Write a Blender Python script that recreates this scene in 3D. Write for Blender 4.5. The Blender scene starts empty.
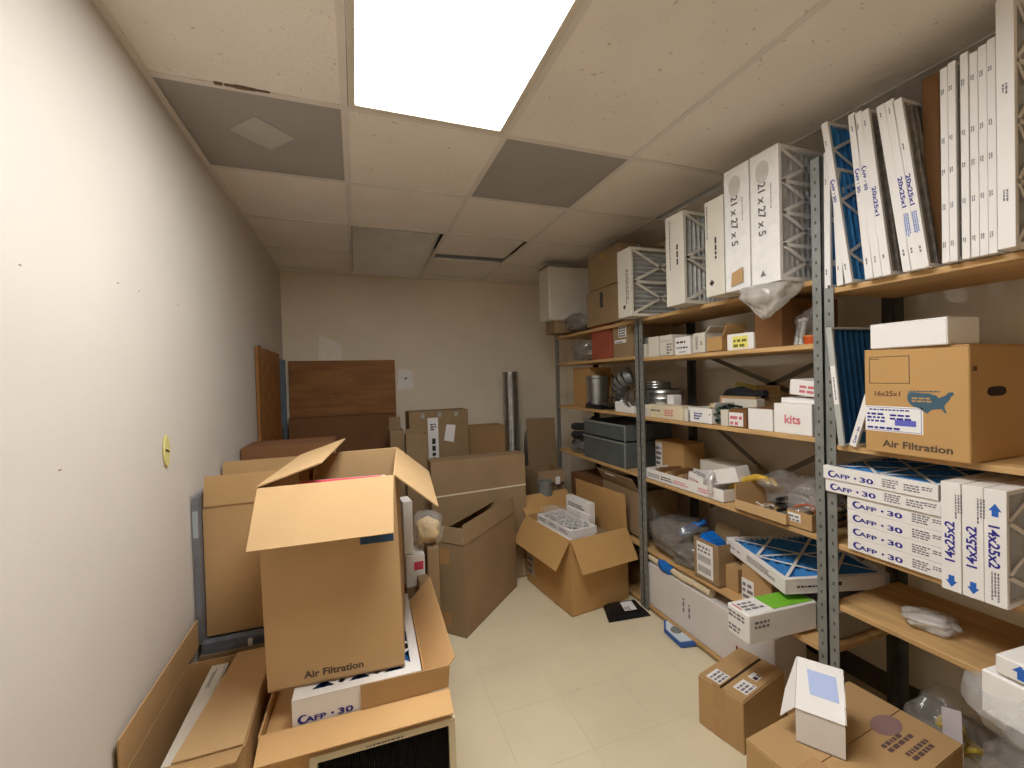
import bpy, bmesh, math, random
from mathutils import Vector, Matrix, noise
random.seed(7)
S = bpy.context.scene
COL = S.collection
pi = math.pi
# ---------------------------------------------------------------- camera
FPX, YAW, PITCH, ROLL = 427.845, 0.34906, -0.015425, -0.02816
CAMZ = 1.46
def cam_axes():
    cy, sy, cp, sp, cr, sr = math.cos(YAW), math.sin(YAW), math.cos(PITCH), math.sin(PITCH), math.cos(ROLL), math.sin(ROLL)
    F = Vector((sy*cp, cy*cp, sp)); R0 = Vector((cy, -sy, 0)); U0 = R0.cross(F)
    return cr*R0+sr*U0, -sr*R0+cr*U0, F
CR, CU, CF = cam_axes()
CP = Vector((0, 0, CAMZ))
def ray(px, py): return CF + CR*((px-512)/FPX) - CU*((py-384)/FPX)
def atX(px, py, x): d = ray(px, py); return CP + d*(x/d.x)
def atY(px, py, y): d = ray(px, py); return CP + d*(y/d.y)
def atZ(px, py, z): d = ray(px, py); return CP + d*((z-CAMZ)/d.z)
def solveY(px, x, z):
    k = (px-512)/FPX; a = CR - CF*k; return -(a.x*x + a.z*(z-CAMZ))/a.y
def solveX(px, y, z):
    k = (px-512)/FPX; a = CR - CF*k; return -(a.y*y + a.z*(z-CAMZ))/a.x
def solveZ(py, x, y):
    k = (384-py)/FPX; a = CU - CF*k; return CAMZ - (a.x*x + a.y*y)/a.z
cd = bpy.data.cameras.new('camera'); cam = bpy.data.objects.new('camera', cd); COL.objects.link(cam)
cd.sensor_width = 36; cd.lens = FPX/1024*36; cd.clip_start = 0.02
m = Matrix((CR, CU, -CF)).transposed().to_4x4(); m.translation = CP
cam.matrix_world = m; S.camera = cam
S.view_settings.view_transform = 'Standard'; S.view_settings.look = 'None'; S.view_settings.gamma = 1
S.view_settings.use_curve_mapping = False
S.view_settings.exposure = 0.0
LS = 22.0
# ---------------------------------------------------------------- materials
def lin(c): return tuple(((x/255)/12.92 if x/255 <= .04045 else ((x/255+.055)/1.055)**2.4) for x in c)
MATS = {}
def mat(name, rgb, rough=.7, metal=0, vary=.06, scale=6, bump=0, bscale=60, spec=.4, stretch=None, fleck=None):
    if name in MATS: return MATS[name]
    m = bpy.data.materials.new(name); m.use_nodes = True; nt = m.node_tree; N, L = nt.nodes, nt.links
    b = N['Principled BSDF']; b.inputs['Roughness'].default_value = rough; b.inputs['Metallic'].default_value = metal
    b.inputs['Specular IOR Level'].default_value = spec
    c = lin(rgb); tc = N.new('ShaderNodeTexCoord'); src = tc.outputs['Object']
    if stretch:
        mp = N.new('ShaderNodeMapping'); mp.inputs['Scale'].default_value = stretch; L.new(src, mp.inputs[0]); src = mp.outputs[0]
    n = N.new('ShaderNodeTexNoise'); n.inputs['Scale'].default_value = scale; n.inputs['Detail'].default_value = 5; L.new(src, n.inputs['Vector'])
    r = N.new('ShaderNodeValToRGB'); L.new(n.outputs['Fac'], r.inputs[0])
    r.color_ramp.elements[0].position = .3; r.color_ramp.elements[1].position = .7
    r.color_ramp.elements[0].color = tuple(x*(1-vary*1.6) for x in c)+(1,); r.color_ramp.elements[1].color = tuple(min(1, x*(1+vary)) for x in c)+(1,)
    out = r.outputs[0]
    if fleck:
        v = N.new('ShaderNodeTexNoise'); v.inputs['Scale'].default_value = fleck[0]; v.inputs['Detail'].default_value = 2; L.new(src, v.inputs['Vector'])
        rr = N.new('ShaderNodeValToRGB'); rr.color_ramp.elements[0].position = fleck[1]; rr.color_ramp.elements[1].position = fleck[1]+.04; L.new(v.outputs['Fac'], rr.inputs[0])
        mx = N.new('ShaderNodeMixRGB'); L.new(rr.outputs[0], mx.inputs[0]); L.new(out, mx.inputs[1]); mx.inputs[2].default_value = lin(fleck[2])+(1,); out = mx.outputs[0]
    L.new(out, b.inputs['Base Color'])
    if bump:
        n2 = N.new('ShaderNodeTexNoise'); n2.inputs['Scale'].default_value = bscale; n2.inputs['Detail'].default_value = 3; L.new(src, n2.inputs['Vector'])
        bp = N.new('ShaderNodeBump'); bp.inputs['Strength'].default_value = bump; bp.inputs['Distance'].default_value = .01
        L.new(n2.outputs['Fac'], bp.inputs['Height']); L.new(bp.outputs[0], b.inputs['Normal'])
    MATS[name] = m; return m
def film(name, rgb=(225, 225, 225), clear=.6, rough=.12):
    if name in MATS: return MATS[name]
    m = bpy.data.materials.new(name); m.use_nodes = True; nt = m.node_tree; N, L = nt.nodes, nt.links
    b = N['Principled BSDF']; b.inputs['Base Color'].default_value = lin(rgb)+(1,); b.inputs['Roughness'].default_value = rough; b.inputs['Specular IOR Level'].default_value = .9
    t = N.new('ShaderNodeBsdfTransparent'); mx = N.new('ShaderNodeMixShader')
    n = N.new('ShaderNodeTexNoise'); n.inputs['Scale'].default_value = 25; tc = N.new('ShaderNodeTexCoord'); L.new(tc.outputs['Object'], n.inputs['Vector'])
    mr = N.new('ShaderNodeMapRange'); mr.inputs[1].default_value = .3; mr.inputs[2].default_value = .7; mr.inputs[3].default_value = 1-clear-.06; mr.inputs[4].default_value = 1-clear+.06
    L.new(n.outputs['Fac'], mr.inputs[0]); L.new(mr.outputs[0], mx.inputs[0]); L.new(t.outputs[0], mx.inputs[1]); L.new(b.outputs[0], mx.inputs[2])
    L.new(mx.outputs[0], N['Material Output'].inputs['Surface']); MATS[name] = m; return m
def emis(name, rgb, strength):
    m = bpy.data.materials.new(name); m.use_nodes = True; b = m.node_tree.nodes['Principled BSDF']
    b.inputs['Base Color'].default_value = lin(rgb)+(1,); b.inputs['Emission Color'].default_value = lin(rgb)+(1,); b.inputs['Emission Strength'].default_value = strength
    return m
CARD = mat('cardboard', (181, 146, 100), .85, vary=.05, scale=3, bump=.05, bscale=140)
CARD2 = mat('cardboard_tan', (195, 161, 116), .85, vary=.05, scale=3, bump=.05, bscale=140)
CARD3 = mat('cardboard_dull', (150, 125, 93), .88, vary=.06, scale=4, bump=.05, bscale=140)
CARDD = mat('cardboard_deep', (122, 84, 48), .88, vary=.06, scale=4)
CARDO = mat('cardboard_orange', (186, 146, 92), .8, vary=.04, scale=3, bump=.04, bscale=140)
WHITE = mat('white_card', (232, 229, 225), .6, vary=.02, scale=5)
WHITE2 = mat('white_card_aged', (212, 206, 192), .65, vary=.04, scale=8)
CREAM = mat('cream_card', (214, 200, 170), .7, vary=.04)
TAPE = mat('packing_tape', (178, 138, 92), .25, vary=.03, spec=.6)
PAPER = mat('paper_label', (232, 230, 228), .6, vary=.02)
INK = mat('grey_ink', (120, 116, 120), .7, vary=.05)
DKINK = mat('dark_ink', (52, 48, 50), .7)
NAVY = mat('navy_ink', (44, 40, 140), .6)
BLUEINK = mat('blue_ink', (40, 100, 190), .6)
REDINK = mat('red_ink', (206, 116, 122), .7)
BROWNINK = mat('brown_ink', (110, 76, 52), .8)
FBLUE = mat('blue_media', (56, 128, 192), .85, vary=.12, scale=30, bump=.2)
FGREY = mat('grey_media', (186, 186, 184), .9, vary=.08, scale=30, bump=.2)
FFUZZ = mat('fuzzy_media', (150, 142, 132), .95, vary=.2, scale=40, bump=.5)
FDARK = mat('dark_blue_media', (14, 62, 96), .9, vary=.1, scale=30)
FBLACK = mat('black_media', (30, 28, 28), .8, vary=.2, scale=40)
STEEL = mat('grey_steel', (142, 144, 140), .45, .35, vary=.12, scale=14, bump=.03)
STEELD = mat('dark_steel', (84, 82, 76), .55, .3, vary=.15, scale=14)
GALV = mat('galvanised', (176, 178, 176), .32, .95, vary=.12, scale=18)
BIN = mat('grey_enamel', (98, 106, 106), .5, .3, vary=.08, scale=8)
WOOD = mat('shelf_wood', (198, 160, 108), .6, vary=.14, scale=5, stretch=(6, .8, 6), bump=.04)
PLY = mat('plywood', (156, 106, 56), .6, vary=.22, scale=3, stretch=(.8, 5, 5), bump=.03, fleck=(9, .68, (196, 134, 70)))
BLACK = mat('black_plastic', (22, 22, 24), .45, vary=.1)
BLUEP = mat('blue_plastic', (20, 110, 200), .35)
YELLOW = mat('yellow_glove', (204, 168, 62), .7, vary=.1)
GREEN = mat('green_print', (120, 190, 50), .5)
ORANGE = mat('orange_plastic', (190, 80, 30), .5)
RED = mat('red_board', (156, 80, 58), .7)
FILM = film('clear_film', (196, 192, 186), .74, .09)
FILMG = film('grey_film', (140, 135, 128), .42, .12)
FILMW = film('white_film', (214, 211, 205), .52, .16)
FILMC = film('thin_film', (230, 230, 228), .84, .1)
# ---------------------------------------------------------------- mesh tools
class MB:
    def __init__(s): s.v = []; s.f = []
    def add(s, vs, fs):
        o = len(s.v); s.v += [Vector(v) for v in vs]; s.f += [tuple(i+o for i in f) for f in fs]; return s
    def box(s, x0, x1, y0, y1, z0, z1):
        return s.add([(x, y, z) for z in (z0, z1) for y in (y0, y1) for x in (x0, x1)], [(0, 2, 3, 1), (4, 5, 7, 6), (0, 1, 5, 4), (2, 6, 7, 3), (0, 4, 6, 2), (1, 3, 7, 5)])
    def slab(s, a, b, c, d, t):
        """four corners in order and a thickness along the normal"""
        a, b, c, d = map(Vector, (a, b, c, d)); n = (b-a).cross(d-a).normalized()*t
        return s.add([a, b, c, d, a+n, b+n, c+n, d+n], [(0, 3, 2, 1), (4, 5, 6, 7), (0, 1, 5, 4), (1, 2, 6, 5), (2, 3, 7, 6), (3, 0, 4, 7)])
    def bar(s, p, q, w, t, n):
        """flat bar from p to q, w wide in the plane with normal n, t thick"""
        p, q, n = Vector(p), Vector(q), Vector(n).normalized(); u = (q-p).normalized(); r = u.cross(n)*w/2
        return s.slab(p-r, q-r, q+r, p+r, t) if (q-p).cross(r*2).dot(n) > 0 else s.slab(p+r, q+r, q-r, p-r, t)
    def tube(s, pts, r, seg=12, caps=True):
        pts = [Vector(p) for p in pts]; rs = r if isinstance(r, (list, tuple)) else [r]*len(pts); o = len(s.v); up = None
        for i, p in enumerate(pts):
            t = (pts[min(i+1, len(pts)-1)]-pts[max(i-1, 0)]).normalized()
            if up is None: up = t.orthogonal().normalized()
            up = (up-t*up.dot(t)).normalized(); b = t.cross(up)
            s.v += [p+(up*math.cos(2*pi*k/seg)+b*math.sin(2*pi*k/seg))*rs[i] for k in range(seg)]
        for i in range(len(pts)-1):
            for k in range(seg):
                a, c = o+i*seg+k, o+i*seg+(k+1) % seg; s.f.append((a, c, c+seg, a+seg))
        if caps: s.f.append(tuple(o+k for k in reversed(range(seg)))); s.f.append(tuple(o+(len(pts)-1)*seg+k for k in range(seg)))
        return s
    def lathe(s, prof, seg=28, c=(0, 0, 0)):
        o = len(s.v); c = Vector(c)
        for r, z in prof: s.v += [c+Vector((r*math.cos(2*pi*k/seg), r*math.sin(2*pi*k/seg), z)) for k in range(seg)]
        for i in range(len(prof)-1):
            for k in range(seg):
                a, b = o+i*seg+k, o+i*seg+(k+1) % seg; s.f.append((a, b, b+seg, a+seg))
        return s
    def poly(s, pts, t, n):
        """flat outline given thickness t along n"""
        pts = [Vector(p) for p in pts]; n = Vector(n)*t; k = len(pts)
        return s.add(pts+[p+n for p in pts], [tuple(reversed(range(k))), tuple(range(k, 2*k))]+[(i, (i+1) % k, k+(i+1) % k, k+i) for i in range(k)])
    def build(s, name, m, parent=None, bevel=0, smooth=False, seg=1):
        me = bpy.data.meshes.new(name); me.from_pydata([tuple(v) for v in s.v], [], s.f); me.materials.append(m)
        bm = bmesh.new(); bm.from_mesh(me)
        if bevel:
            bmesh.ops.remove_doubles(bm, verts=bm.verts, dist=1e-5)
            bmesh.ops.bevel(bm, geom=[e for e in bm.edges if e.is_manifold and e.calc_face_angle(0) > .5], offset=bevel, segments=seg, affect='EDGES', clamp_overlap=True)
        bmesh.ops.recalc_face_normals(bm, faces=bm.faces); bm.to_mesh(me); bm.free()
        if smooth:
            me.polygons.foreach_set('use_smooth', [True]*len(me.polygons))
            if smooth != 'all': me.set_sharp_from_angle(angle=.6)
        o = bpy.data.objects.new(name, me); COL.objects.link(o)
        if parent: o.parent = parent
        return o
def tag(o, label, cat, group=None):
    o['label'] = label; o['category'] = cat
    if group: o['group'] = group
    return o
def place(o, loc, rz=0, rot=None):
    o.location = loc; o.rotation_euler = rot if rot else (0, 0, rz); return o
def thing(name, label, cat, loc=(0, 0, 0), rz=0, group=None, rot=None):
    o = bpy.data.objects.new(name, None); COL.objects.link(o); o.empty_display_size = .05
    place(o, loc, rz, rot); return tag(o, label, cat, group)
def struct(o): o['kind'] = 'structure'; return o
FONT = {}
def glyphs(s):
    if s not in FONT:
        c = bpy.data.curves.new('t', 'FONT'); c.body = s; c.size = 1; c.offset = .028; c.resolution_u = 3
        o = bpy.data.objects.new('t', c); COL.objects.link(o); dg = bpy.context.evaluated_depsgraph_get(); me = o.evaluated_get(dg).to_mesh()
        vs = [v.co.copy() for v in me.vertices]; fs = [tuple(p.vertices) for p in me.polygons]; o.evaluated_get(dg).to_mesh_clear()
        bpy.data.objects.remove(o); bpy.data.curves.remove(c)
        xs = [v.x for v in vs]; FONT[s] = ([(v.x-min(xs), v.y) for v in vs], fs, max(xs)-min(xs))
    return FONT[s]
def write(mb, s, pos, right, up, size, width=None, lift=.0006):
    """lay a string on a surface: pos = lower left, size = text size, width = full width"""
    vs, fs, w = glyphs(s); pos, right, up = Vector(pos), Vector(right).normalized(), Vector(up).normalized(); n = right.cross(up)*lift
    sx = width/w if width else size
    return mb.add([pos+right*x*sx+up*y*size+n for x, y in vs], fs)
def text(parent, s, pos, right, up, size, m=DKINK, width=None, name='printed_text'):
    return write(MB(), s, pos, right, up, size, width).build(name, m, parent)
def marks(mb, pos, right, up, w, h, rows, seed=1, fill=.55):
    """rows of print too small to read"""
    rnd = random.Random(seed); pos, right, up = Vector(pos), Vector(right).normalized(), Vector(up).normalized(); n = right.cross(up); rh = h/rows
    for i in range(rows):
        x = 0
        while x < w*(.7+.3*rnd.random()):
            l = rh*rnd.uniform(.5, 1.6); l = min(l, w-x)
            if l <= 0: break
            a = pos+right*x+up*(rh*i)+n*.0003
            mb.slab(a, a+right*l, a+right*l+up*rh*fill, a+up*rh*fill, .0004); x += l+rh*.35
    return mb
def panel(mb, pos, right, up, w, h, t=.0006):
    pos, right, up = Vector(pos), Vector(right).normalized(), Vector(up).normalized()
    return mb.slab(pos, pos+right*w, pos+right*w+up*h, pos+up*h, t)
# ---------------------------------------------------------------- cartons
DIM = {}
FACE = {  # face: origin, right, up as functions of (w, d, h)
    'F': (lambda w, d, h: Vector((0, 0, 0)), Vector((1, 0, 0)), Vector((0, 0, 1))),
    'L': (lambda w, d, h: Vector((0, d, 0)), Vector((0, -1, 0)), Vector((0, 0, 1))),
    'R': (lambda w, d, h: Vector((w, 0, 0)), Vector((0, 1, 0)), Vector((0, 0, 1))),
    'T': (lambda w, d, h: Vector((0, 0, h)), Vector((1, 0, 0)), Vector((0, 1, 0)))}
def on(face, dims, u, v, off=.0):
    o, r, up = FACE[face]; n = r.cross(up); return o(*dims)+r*u+up*v+n*off, r, up
def carton(label, loc, dims, rz=0, m=CARD, open=False, flaps=None, tape=None, group=None, name='cardboard_box', cat='box', rot=None, wall=.005, bev=.002):
    w, d, h = dims; t = thing(name, label, cat, loc, rz, group, rot); DIM[t.name] = dims
    b = MB()
    if open:
        b.box(0, w, 0, wall, 0, h).box(0, w, d-wall, d, 0, h).box(0, wall, wall, d-wall, 0, h).box(w-wall, w, wall, d-wall, 0, h).box(0, w, 0, d, 0, wall)
        b.build('box_body', m, t)
    else:
        b.box(0, w, 0, d, 0, h-.004); b.build('box_body', m, t, bevel=bev)
        if flaps is None:
            g = .0015; e = .001
            if w <= d: fl = [(e, w/2-g, e, d-e), (w/2+g, w-e, e, d-e)]
            else: fl = [(e, w-e, e, d/2-g), (e, w-e, d/2+g, d-e)]
            for q in fl: MB().box(*q, h-.004, h).build('flap', m, t)
    for side, (L, a) in (flaps or {}).items():
        side = side[0]; ca, sa = math.cos(math.radians(a)), math.sin(math.radians(a)); i = .004
        hz = h+.001
        if side == 'F': p = [(i, 0, hz), (w-i, 0, hz), (w-i-i, -L*ca, hz+L*sa), (2*i, -L*ca, hz+L*sa)]
        if side == 'B': p = [(w-i, d, hz), (i, d, hz), (2*i, d+L*ca, hz+L*sa), (w-2*i, d+L*ca, hz+L*sa)]
        if side == 'L': p = [(0, d-i, hz), (0, i, hz), (-L*ca, 2*i, hz+L*sa), (-L*ca, d-2*i, hz+L*sa)]
        if side == 'R': p = [(w, i, hz), (w, d-i, hz), (w+L*ca, d-2*i, hz+L*sa), (w+L*ca, 2*i, hz+L*sa)]
        MB().slab(*p, .004).build('flap', m, t)
    if tape:
        for q in tape:  # (face, u, v, w, h)
            p, r, u = on(q[0], dims, q[1], q[2]); panel(MB(), p, r, u, q[3], q[4], .0008).build('packing_tape', TAPE, t)
    return t
def sticker(t, face, u, v, w, h, rows=4, m=PAPER, ink=INK, seed=1, name='shipping_label', off=0):
    dims = DIM[t.name]; p, r, up = on(face, dims, u, v, off); lab = panel(MB(), p, r, up, w, h, .0008).build(name, m, t)
    if rows:
        p2, _, _ = on(face, dims, u+w*.08, v+h*.08, off+.0008); marks(MB(), p2, r, up, w*.84, h*.84, rows, seed).build('printed_text', ink, lab)
    return lab
def ctext(t, face, s, u, v, size, m=DKINK, width=None, turn=0):
    p, r, up = on(face, DIM[t.name], u, v); c, sn = math.cos(turn), math.sin(turn)
    return text(t, s, p, r*c+up*sn, up*c-r*sn, size, m, width)
def cmarks(t, face, u, v, w, h, rows, m=INK, seed=1):
    p, r, up = on(face, DIM[t.name], u, v, .0005); return marks(MB(), p, r, up, w, h, rows, seed).build('printed_text', m, t)
# ---------------------------------------------------------------- pleated air filters (local: x width, y thickness, z height; face -y)
def air_filter(label, loc, w, h, t, rot=None, rz=0, media=FGREY, grid=('x', 1, 2), group=None, lip=.016, frame=WHITE, bw=.012, pleats=True, name='air_filter', gridmat=None):
    o = thing(name, label, 'air filter', loc, rz, group, rot); DIM[o.name] = (w, t, h)
    MB().box(0, lip, 0, t, 0, h).box(w-lip, w, 0, t, 0, h).box(lip, w-lip, 0, t, 0, lip).box(lip, w-lip, 0, t, h-lip, h).build('frame', frame, o, bevel=.001)
    b = MB(); n = max(6, int((h if pleats == 'h' else w)/.03)); y0, y1 = t*.1, t*.1+min(t*.76, .022); vs = []
    if pleats == 'h':
        for i in range(2*n+1):
            z = lip+(h-2*lip)*i/(2*n); y = y0 if i % 2 else y1; vs += [(lip, y, z), (w-lip, y, z)]
    else:
        for i in range(2*n+1):
            x = lip+(w-2*lip)*i/(2*n); y = y0 if i % 2 else y1; vs += [(x, y, lip), (x, y, h-lip)]
    b.add(vs, [(2*i, 2*i+1, 2*i+3, 2*i+2) for i in range(2*n)]); b.build('pleated_media', media, o)
    if grid:
        kind, nc, nr = grid; g = MB()
        for y, nn in ((.0015, -1), (t-.0015, 1)):
            cw, ch = (w-2*lip)/nc, (h-2*lip)/nr
            for i in range(nc):
                for j in range(nr):
                    x0, z0 = lip+cw*i, lip+ch*j; x1, z1 = x0+cw, z0+ch
                    if kind == 'x':
                        g.bar((x0, y, z0), (x1, y, z1), bw, .001, (0, nn, 0)); g.bar((x0, y, z1), (x1, y, z0), bw, .001, (0, nn, 0))
                    elif kind == 'zig':
                        if j % 2: g.bar((x0, y, z0), (x1, y, z1), bw, .001, (0, nn, 0))
                        else: g.bar((x0, y, z1), (x1, y, z0), bw, .001, (0, nn, 0))
            if kind == 'x':
                for j in range(1, nr): g.bar((lip, y, lip+ch*j), (w-lip, y, lip+ch*j), bw, .001, (0, nn, 0))
        g.build('support_grid', gridmat or frame, o)
    return o
def fmarks(o, pos, right, up, w, h, rows, m=INK, seed=1): return marks(MB(), pos, right, up, w, h, rows, seed).build('printed_text', m, o)
def brand_print(o, pos, right, up, k, m=NAVY):
    """the crescent mark and AFP 30 lettering along a filter's edge; k = total width"""
    b = MB(); pos, right, up = Vector(pos), Vector(right).normalized(), Vector(up).normalized(); n = right.cross(up)
    hgt = k*.13; c = pos+right*hgt*.72+up*hgt*.5+n*.0006; outer = []; inner = []
    for i in range(15):
        a = math.radians(50+260*i/14); outer.append(c+(right*math.cos(a)*1.05+up*math.sin(a)*.9)*hgt*.72); inner.append(c+(right*(math.cos(a)*.8+.25)+up*(math.sin(a)*.66+.05))*hgt*.66)
    b.add(outer+inner, [(i, i+1, 16+i, 15+i) for i in range(14)])
    write(b, 'AFP', pos+right*hgt*.95, right, up, hgt*1.05, width=k*.37); write(b, '\u2022', pos+right*k*.58, right, up, hgt*1.3); write(b, '30', pos+right*k*.70, right, up, hgt*1.2, width=k*.28)
    return b.build('printed_text', m, o)
# ---------------------------------------------------------------- crumpled film
def blob(dims, seed=0, rough=.25, sub=4, flat=True):
    bm = bmesh.new(); bmesh.ops.create_icosphere(bm, subdivisions=sub, radius=1); b = MB(); w, d, h = dims; off = Vector((seed*7.3, seed*3.1, seed*1.7))
    for v in bm.verts:
        p = v.co.copy(); q = p*1.6+off
        k = 1+rough*(noise.noise(q)*1.3+abs(noise.noise(q*2.3))*-.9+abs(noise.noise(q*5.1))*-.45+.3)
        p = Vector((math.copysign(abs(p.x)**.8, p.x), math.copysign(abs(p.y)**.8, p.y), p.z))*k
        z = p.z*h/2+h/2
        if flat: z = max(z, .004+.006*abs(noise.noise(q*3)))
        b.v.append(Vector((p.x*w/2, p.y*d/2, z)))
    b.f = [tuple(v.index for v in f.verts) for f in bm.faces]; bm.free(); return b
def bag(label, loc, dims, rz=0, seed=1, m=FILM, rough=.3, name='plastic_bag', cat='bag', group=None):
    o = blob(dims, seed, rough).build(name, m, None, smooth='all'); place(o, loc, rz); return tag(o, label, cat, group)
# ================================================================ the room
XL, XR, YB, YF, H = -.594, 2.18, 4.2, -1.7, 2.44
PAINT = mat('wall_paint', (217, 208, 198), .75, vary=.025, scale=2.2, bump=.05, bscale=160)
PAINTB = mat('wall_paint_lit', (238, 228, 208), .75, vary=.03, scale=2, bump=.04, bscale=160)  # same wall paint made lighter, extra light on these walls put into the colour
VINYL = mat('vinyl_floor', (222, 209, 178), .42, vary=.05, scale=2.4, bump=.02, bscale=90, fleck=(7, .72, (200, 186, 160)))
TILE = mat('ceiling_tile', (240, 234, 226), .9, vary=.035, scale=2.5, bump=.25, bscale=70, fleck=(46, .69, (212, 203, 192)))
GTILE = mat('grey_panel', (168, 164, 160), .8, vary=.04, scale=4)
TBAR = mat('ceiling_bar', (226, 220, 214), .5, vary=.04, scale=5)
def wall(name, mb, m): return struct(mb.build(name, m))
# floor: square vinyl tiles laid with hairline gaps
fl = MB(); P = .3048
for i in range(10):
    for j in range(21):
        x0, y0 = XL-.1+i*P, YF-.2+j*P; fl.box(x0+.0003, x0+P-.0003, y0+.0003, y0+P-.0003, -.02, 0)
wall('floor', fl, VINYL); wall('floor_base', MB().box(XL-.2, XR+.3, YF-.2, YB+.2, -.04, -.004), mat('floor_seam', (150, 138, 116), .8))
wall('wall_left', MB().box(XL-.1, XL, YF-.1, YB+.1, 0, H+.3), mat('wall_paint_dimmed', (204, 197, 188), .75, vary=.025, scale=2.2, bump=.05, bscale=160))  # same wall paint darkened; less lamp light on this wall put into the colour
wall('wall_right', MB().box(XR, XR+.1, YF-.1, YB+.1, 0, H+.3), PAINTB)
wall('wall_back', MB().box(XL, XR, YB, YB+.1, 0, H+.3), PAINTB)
wall('wall_front', MB().box(XL, XR, YF-.1, YF, 0, H+.3), PAINT)
for nm, b in (('baseboard_back', MB().box(XL, XR, YB-.012, YB, 0, .1)), ('baseboard_right', MB().box(XR-.012, XR, YF, YB-.012, 0, .1)), ('baseboard_left', MB().box(XL, XL+.012, YF, YB-.012, 0, .1))):
    wall(nm, b, mat('vinyl_base', (88, 78, 66), .6))
wall('roof_deck', MB().box(XL-.1, XR+.1, YF-.1, YB+.1, H+.3, H+.35), mat('deck', (40, 38, 36), .9))
# ceiling grid
CX = [XL, -.009, .601, 1.210, 1.820, XR]; RY = [YF, -.792, .427, 1.646, 2.256, 2.865, 3.475, 4.04, YB]
ce = MB(); g = .013; GREY = {(0, 3): 0, (2, 3): 1}
for i in range(5):
    for j in range(8):
        x0, x1, y0, y1 = CX[i]+g, CX[i+1]-g, RY[j]+g, RY[j+1]-g
        if i == 1 and j == 2: continue                         # the light
        if i == 1 and j in (5, 6): continue                    # opening under the duct
        if (i, j) in GREY:
            wall('ceiling_panel', MB().box(x0-.006, x1+.006, y0-.006, y1+.006, H+.004, H+.014), GTILE); continue
        if (i, j) == (2, 5): y1 -= .12; x1 -= .02            # slipped tile leaves a dark gap
        if i == 0: x0 = XL+.002
        if i == 4: x1 = XR-.002; x0 += (.035 if j == 3 else 0)
        ce.box(x0-.001, x1+.001, y0-.001, y1+.001, H+.002, H+.016)
wall('ceiling', ce, TILE)
tb = MB()
for x in CX[1:5]:
    if x == 1.820: tb.box(x-.012, x+.012, YF, RY[3], H-.002, H+.002); tb.box(x-.012, x+.012, RY[4], YB, H-.002, H+.002)
    else: tb.box(x-.012, x+.012, YF, YB, H-.002, H+.002)
for j, y in enumerate(RY[1:8], 1):
    for i in range(5):
        if i == 1 and j == 6: continue
        if (i, j) == (2, 6): continue
        tb.box(CX[i]+.012, CX[i+1]-.012, y-.012, y+.012, H-.002, H+.002)
wall('trim_1', tb, TBAR)
wall('trim_2', MB().box(XL, XL+.02, YF, YB, H-.004, H+.001).box(XL+.02, XR, YB-.02, YB, H-.004, H+.001), TBAR)
# pale patch glued to the grey panel by the left wall
pc = [atZ(*q, H) for q in ((229, 130), (255, 117), (295, 139), (271, 150))]
wall('ceiling_patch', MB().poly([Vector((p.x, p.y, H+.001)) for p in pc], .003, (0, 0, 1)), mat('pale_patch', (192, 190, 182), .8))
# torn fibre along the edge of a tile
tr = MB()
for k, (a, b_, h_) in enumerate(((218, 226, 3), (228, 240, 2.2), (238, 250, 4), (250, 258, 3), (258, 272, 1.6))):
    p, q = atZ(a, 73+(a-143)*.158+6, H), atZ(b_, 73+(b_-143)*.158+6, H)
    tr.box(p.x, q.x, 1.634-.002*h_, 1.634+.001*h_, H-.003-.0006*h_, H+.001)
wall('ceiling_tear', tr, mat('torn_fibre', (120, 98, 80), .9))
# lights
LIGHT = emis('lit_diffuser', (250, 250, 249), LS)
def ceiling_light(label, y0, y1):
    t = thing('ceiling_light', label, 'light', ((CX[1]+CX[2])/2, (y0+y1)/2, H-.004), 0); w, d = (CX[2]-CX[1])/2-.014, (y1-y0)/2-.014; e = .022
    MB().box(-w, -w+e, -d, d, -.002, .03).box(w-e, w, -d, d, -.002, .03).box(-w+e, w-e, -d, -d+e, -.002, .03).box(-w+e, w-e, d-e, d, -.002, .03).build('frame', mat('light_frame', (214, 206, 190), .5), t, bevel=.001)
    MB().box(-w+e, w-e, -d+e, d-e, .008, .012).build('diffuser', LIGHT, t)
    return t
ceiling_light('lit fluorescent ceiling panel in the drop ceiling', RY[2], RY[3])
# duct showing through the open ceiling bay
t = thing('air_duct', 'shiny sheet metal duct showing through the missing ceiling tile', 'duct', (.006, 2.882, H-.006), 0, None, (-.06, 0, 0))
prof = [(0, .16), (0, .0)]+[(.508+.08*math.sin(a), .08-.08*math.cos(a)) for a in [pi/2*k/10 for k in range(11)]]
b = MB(); k = len(prof); L_ = .98
b.add([(x, 0, z) for x, z in prof]+[(x, L_, z) for x, z in prof], [(i, i+1, k+i+1, k+i) for i in range(k-1)]+[tuple(range(k))])
b.build('duct_body', mat('duct_metal', (226, 226, 224), .42, .75, vary=.05, scale=5), t, smooth=True)
MB().box(.05, .16, -.012, -.001, .004, .03).build('rusty_hanger', mat('rust', (120, 84, 60), .9), t)
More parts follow.
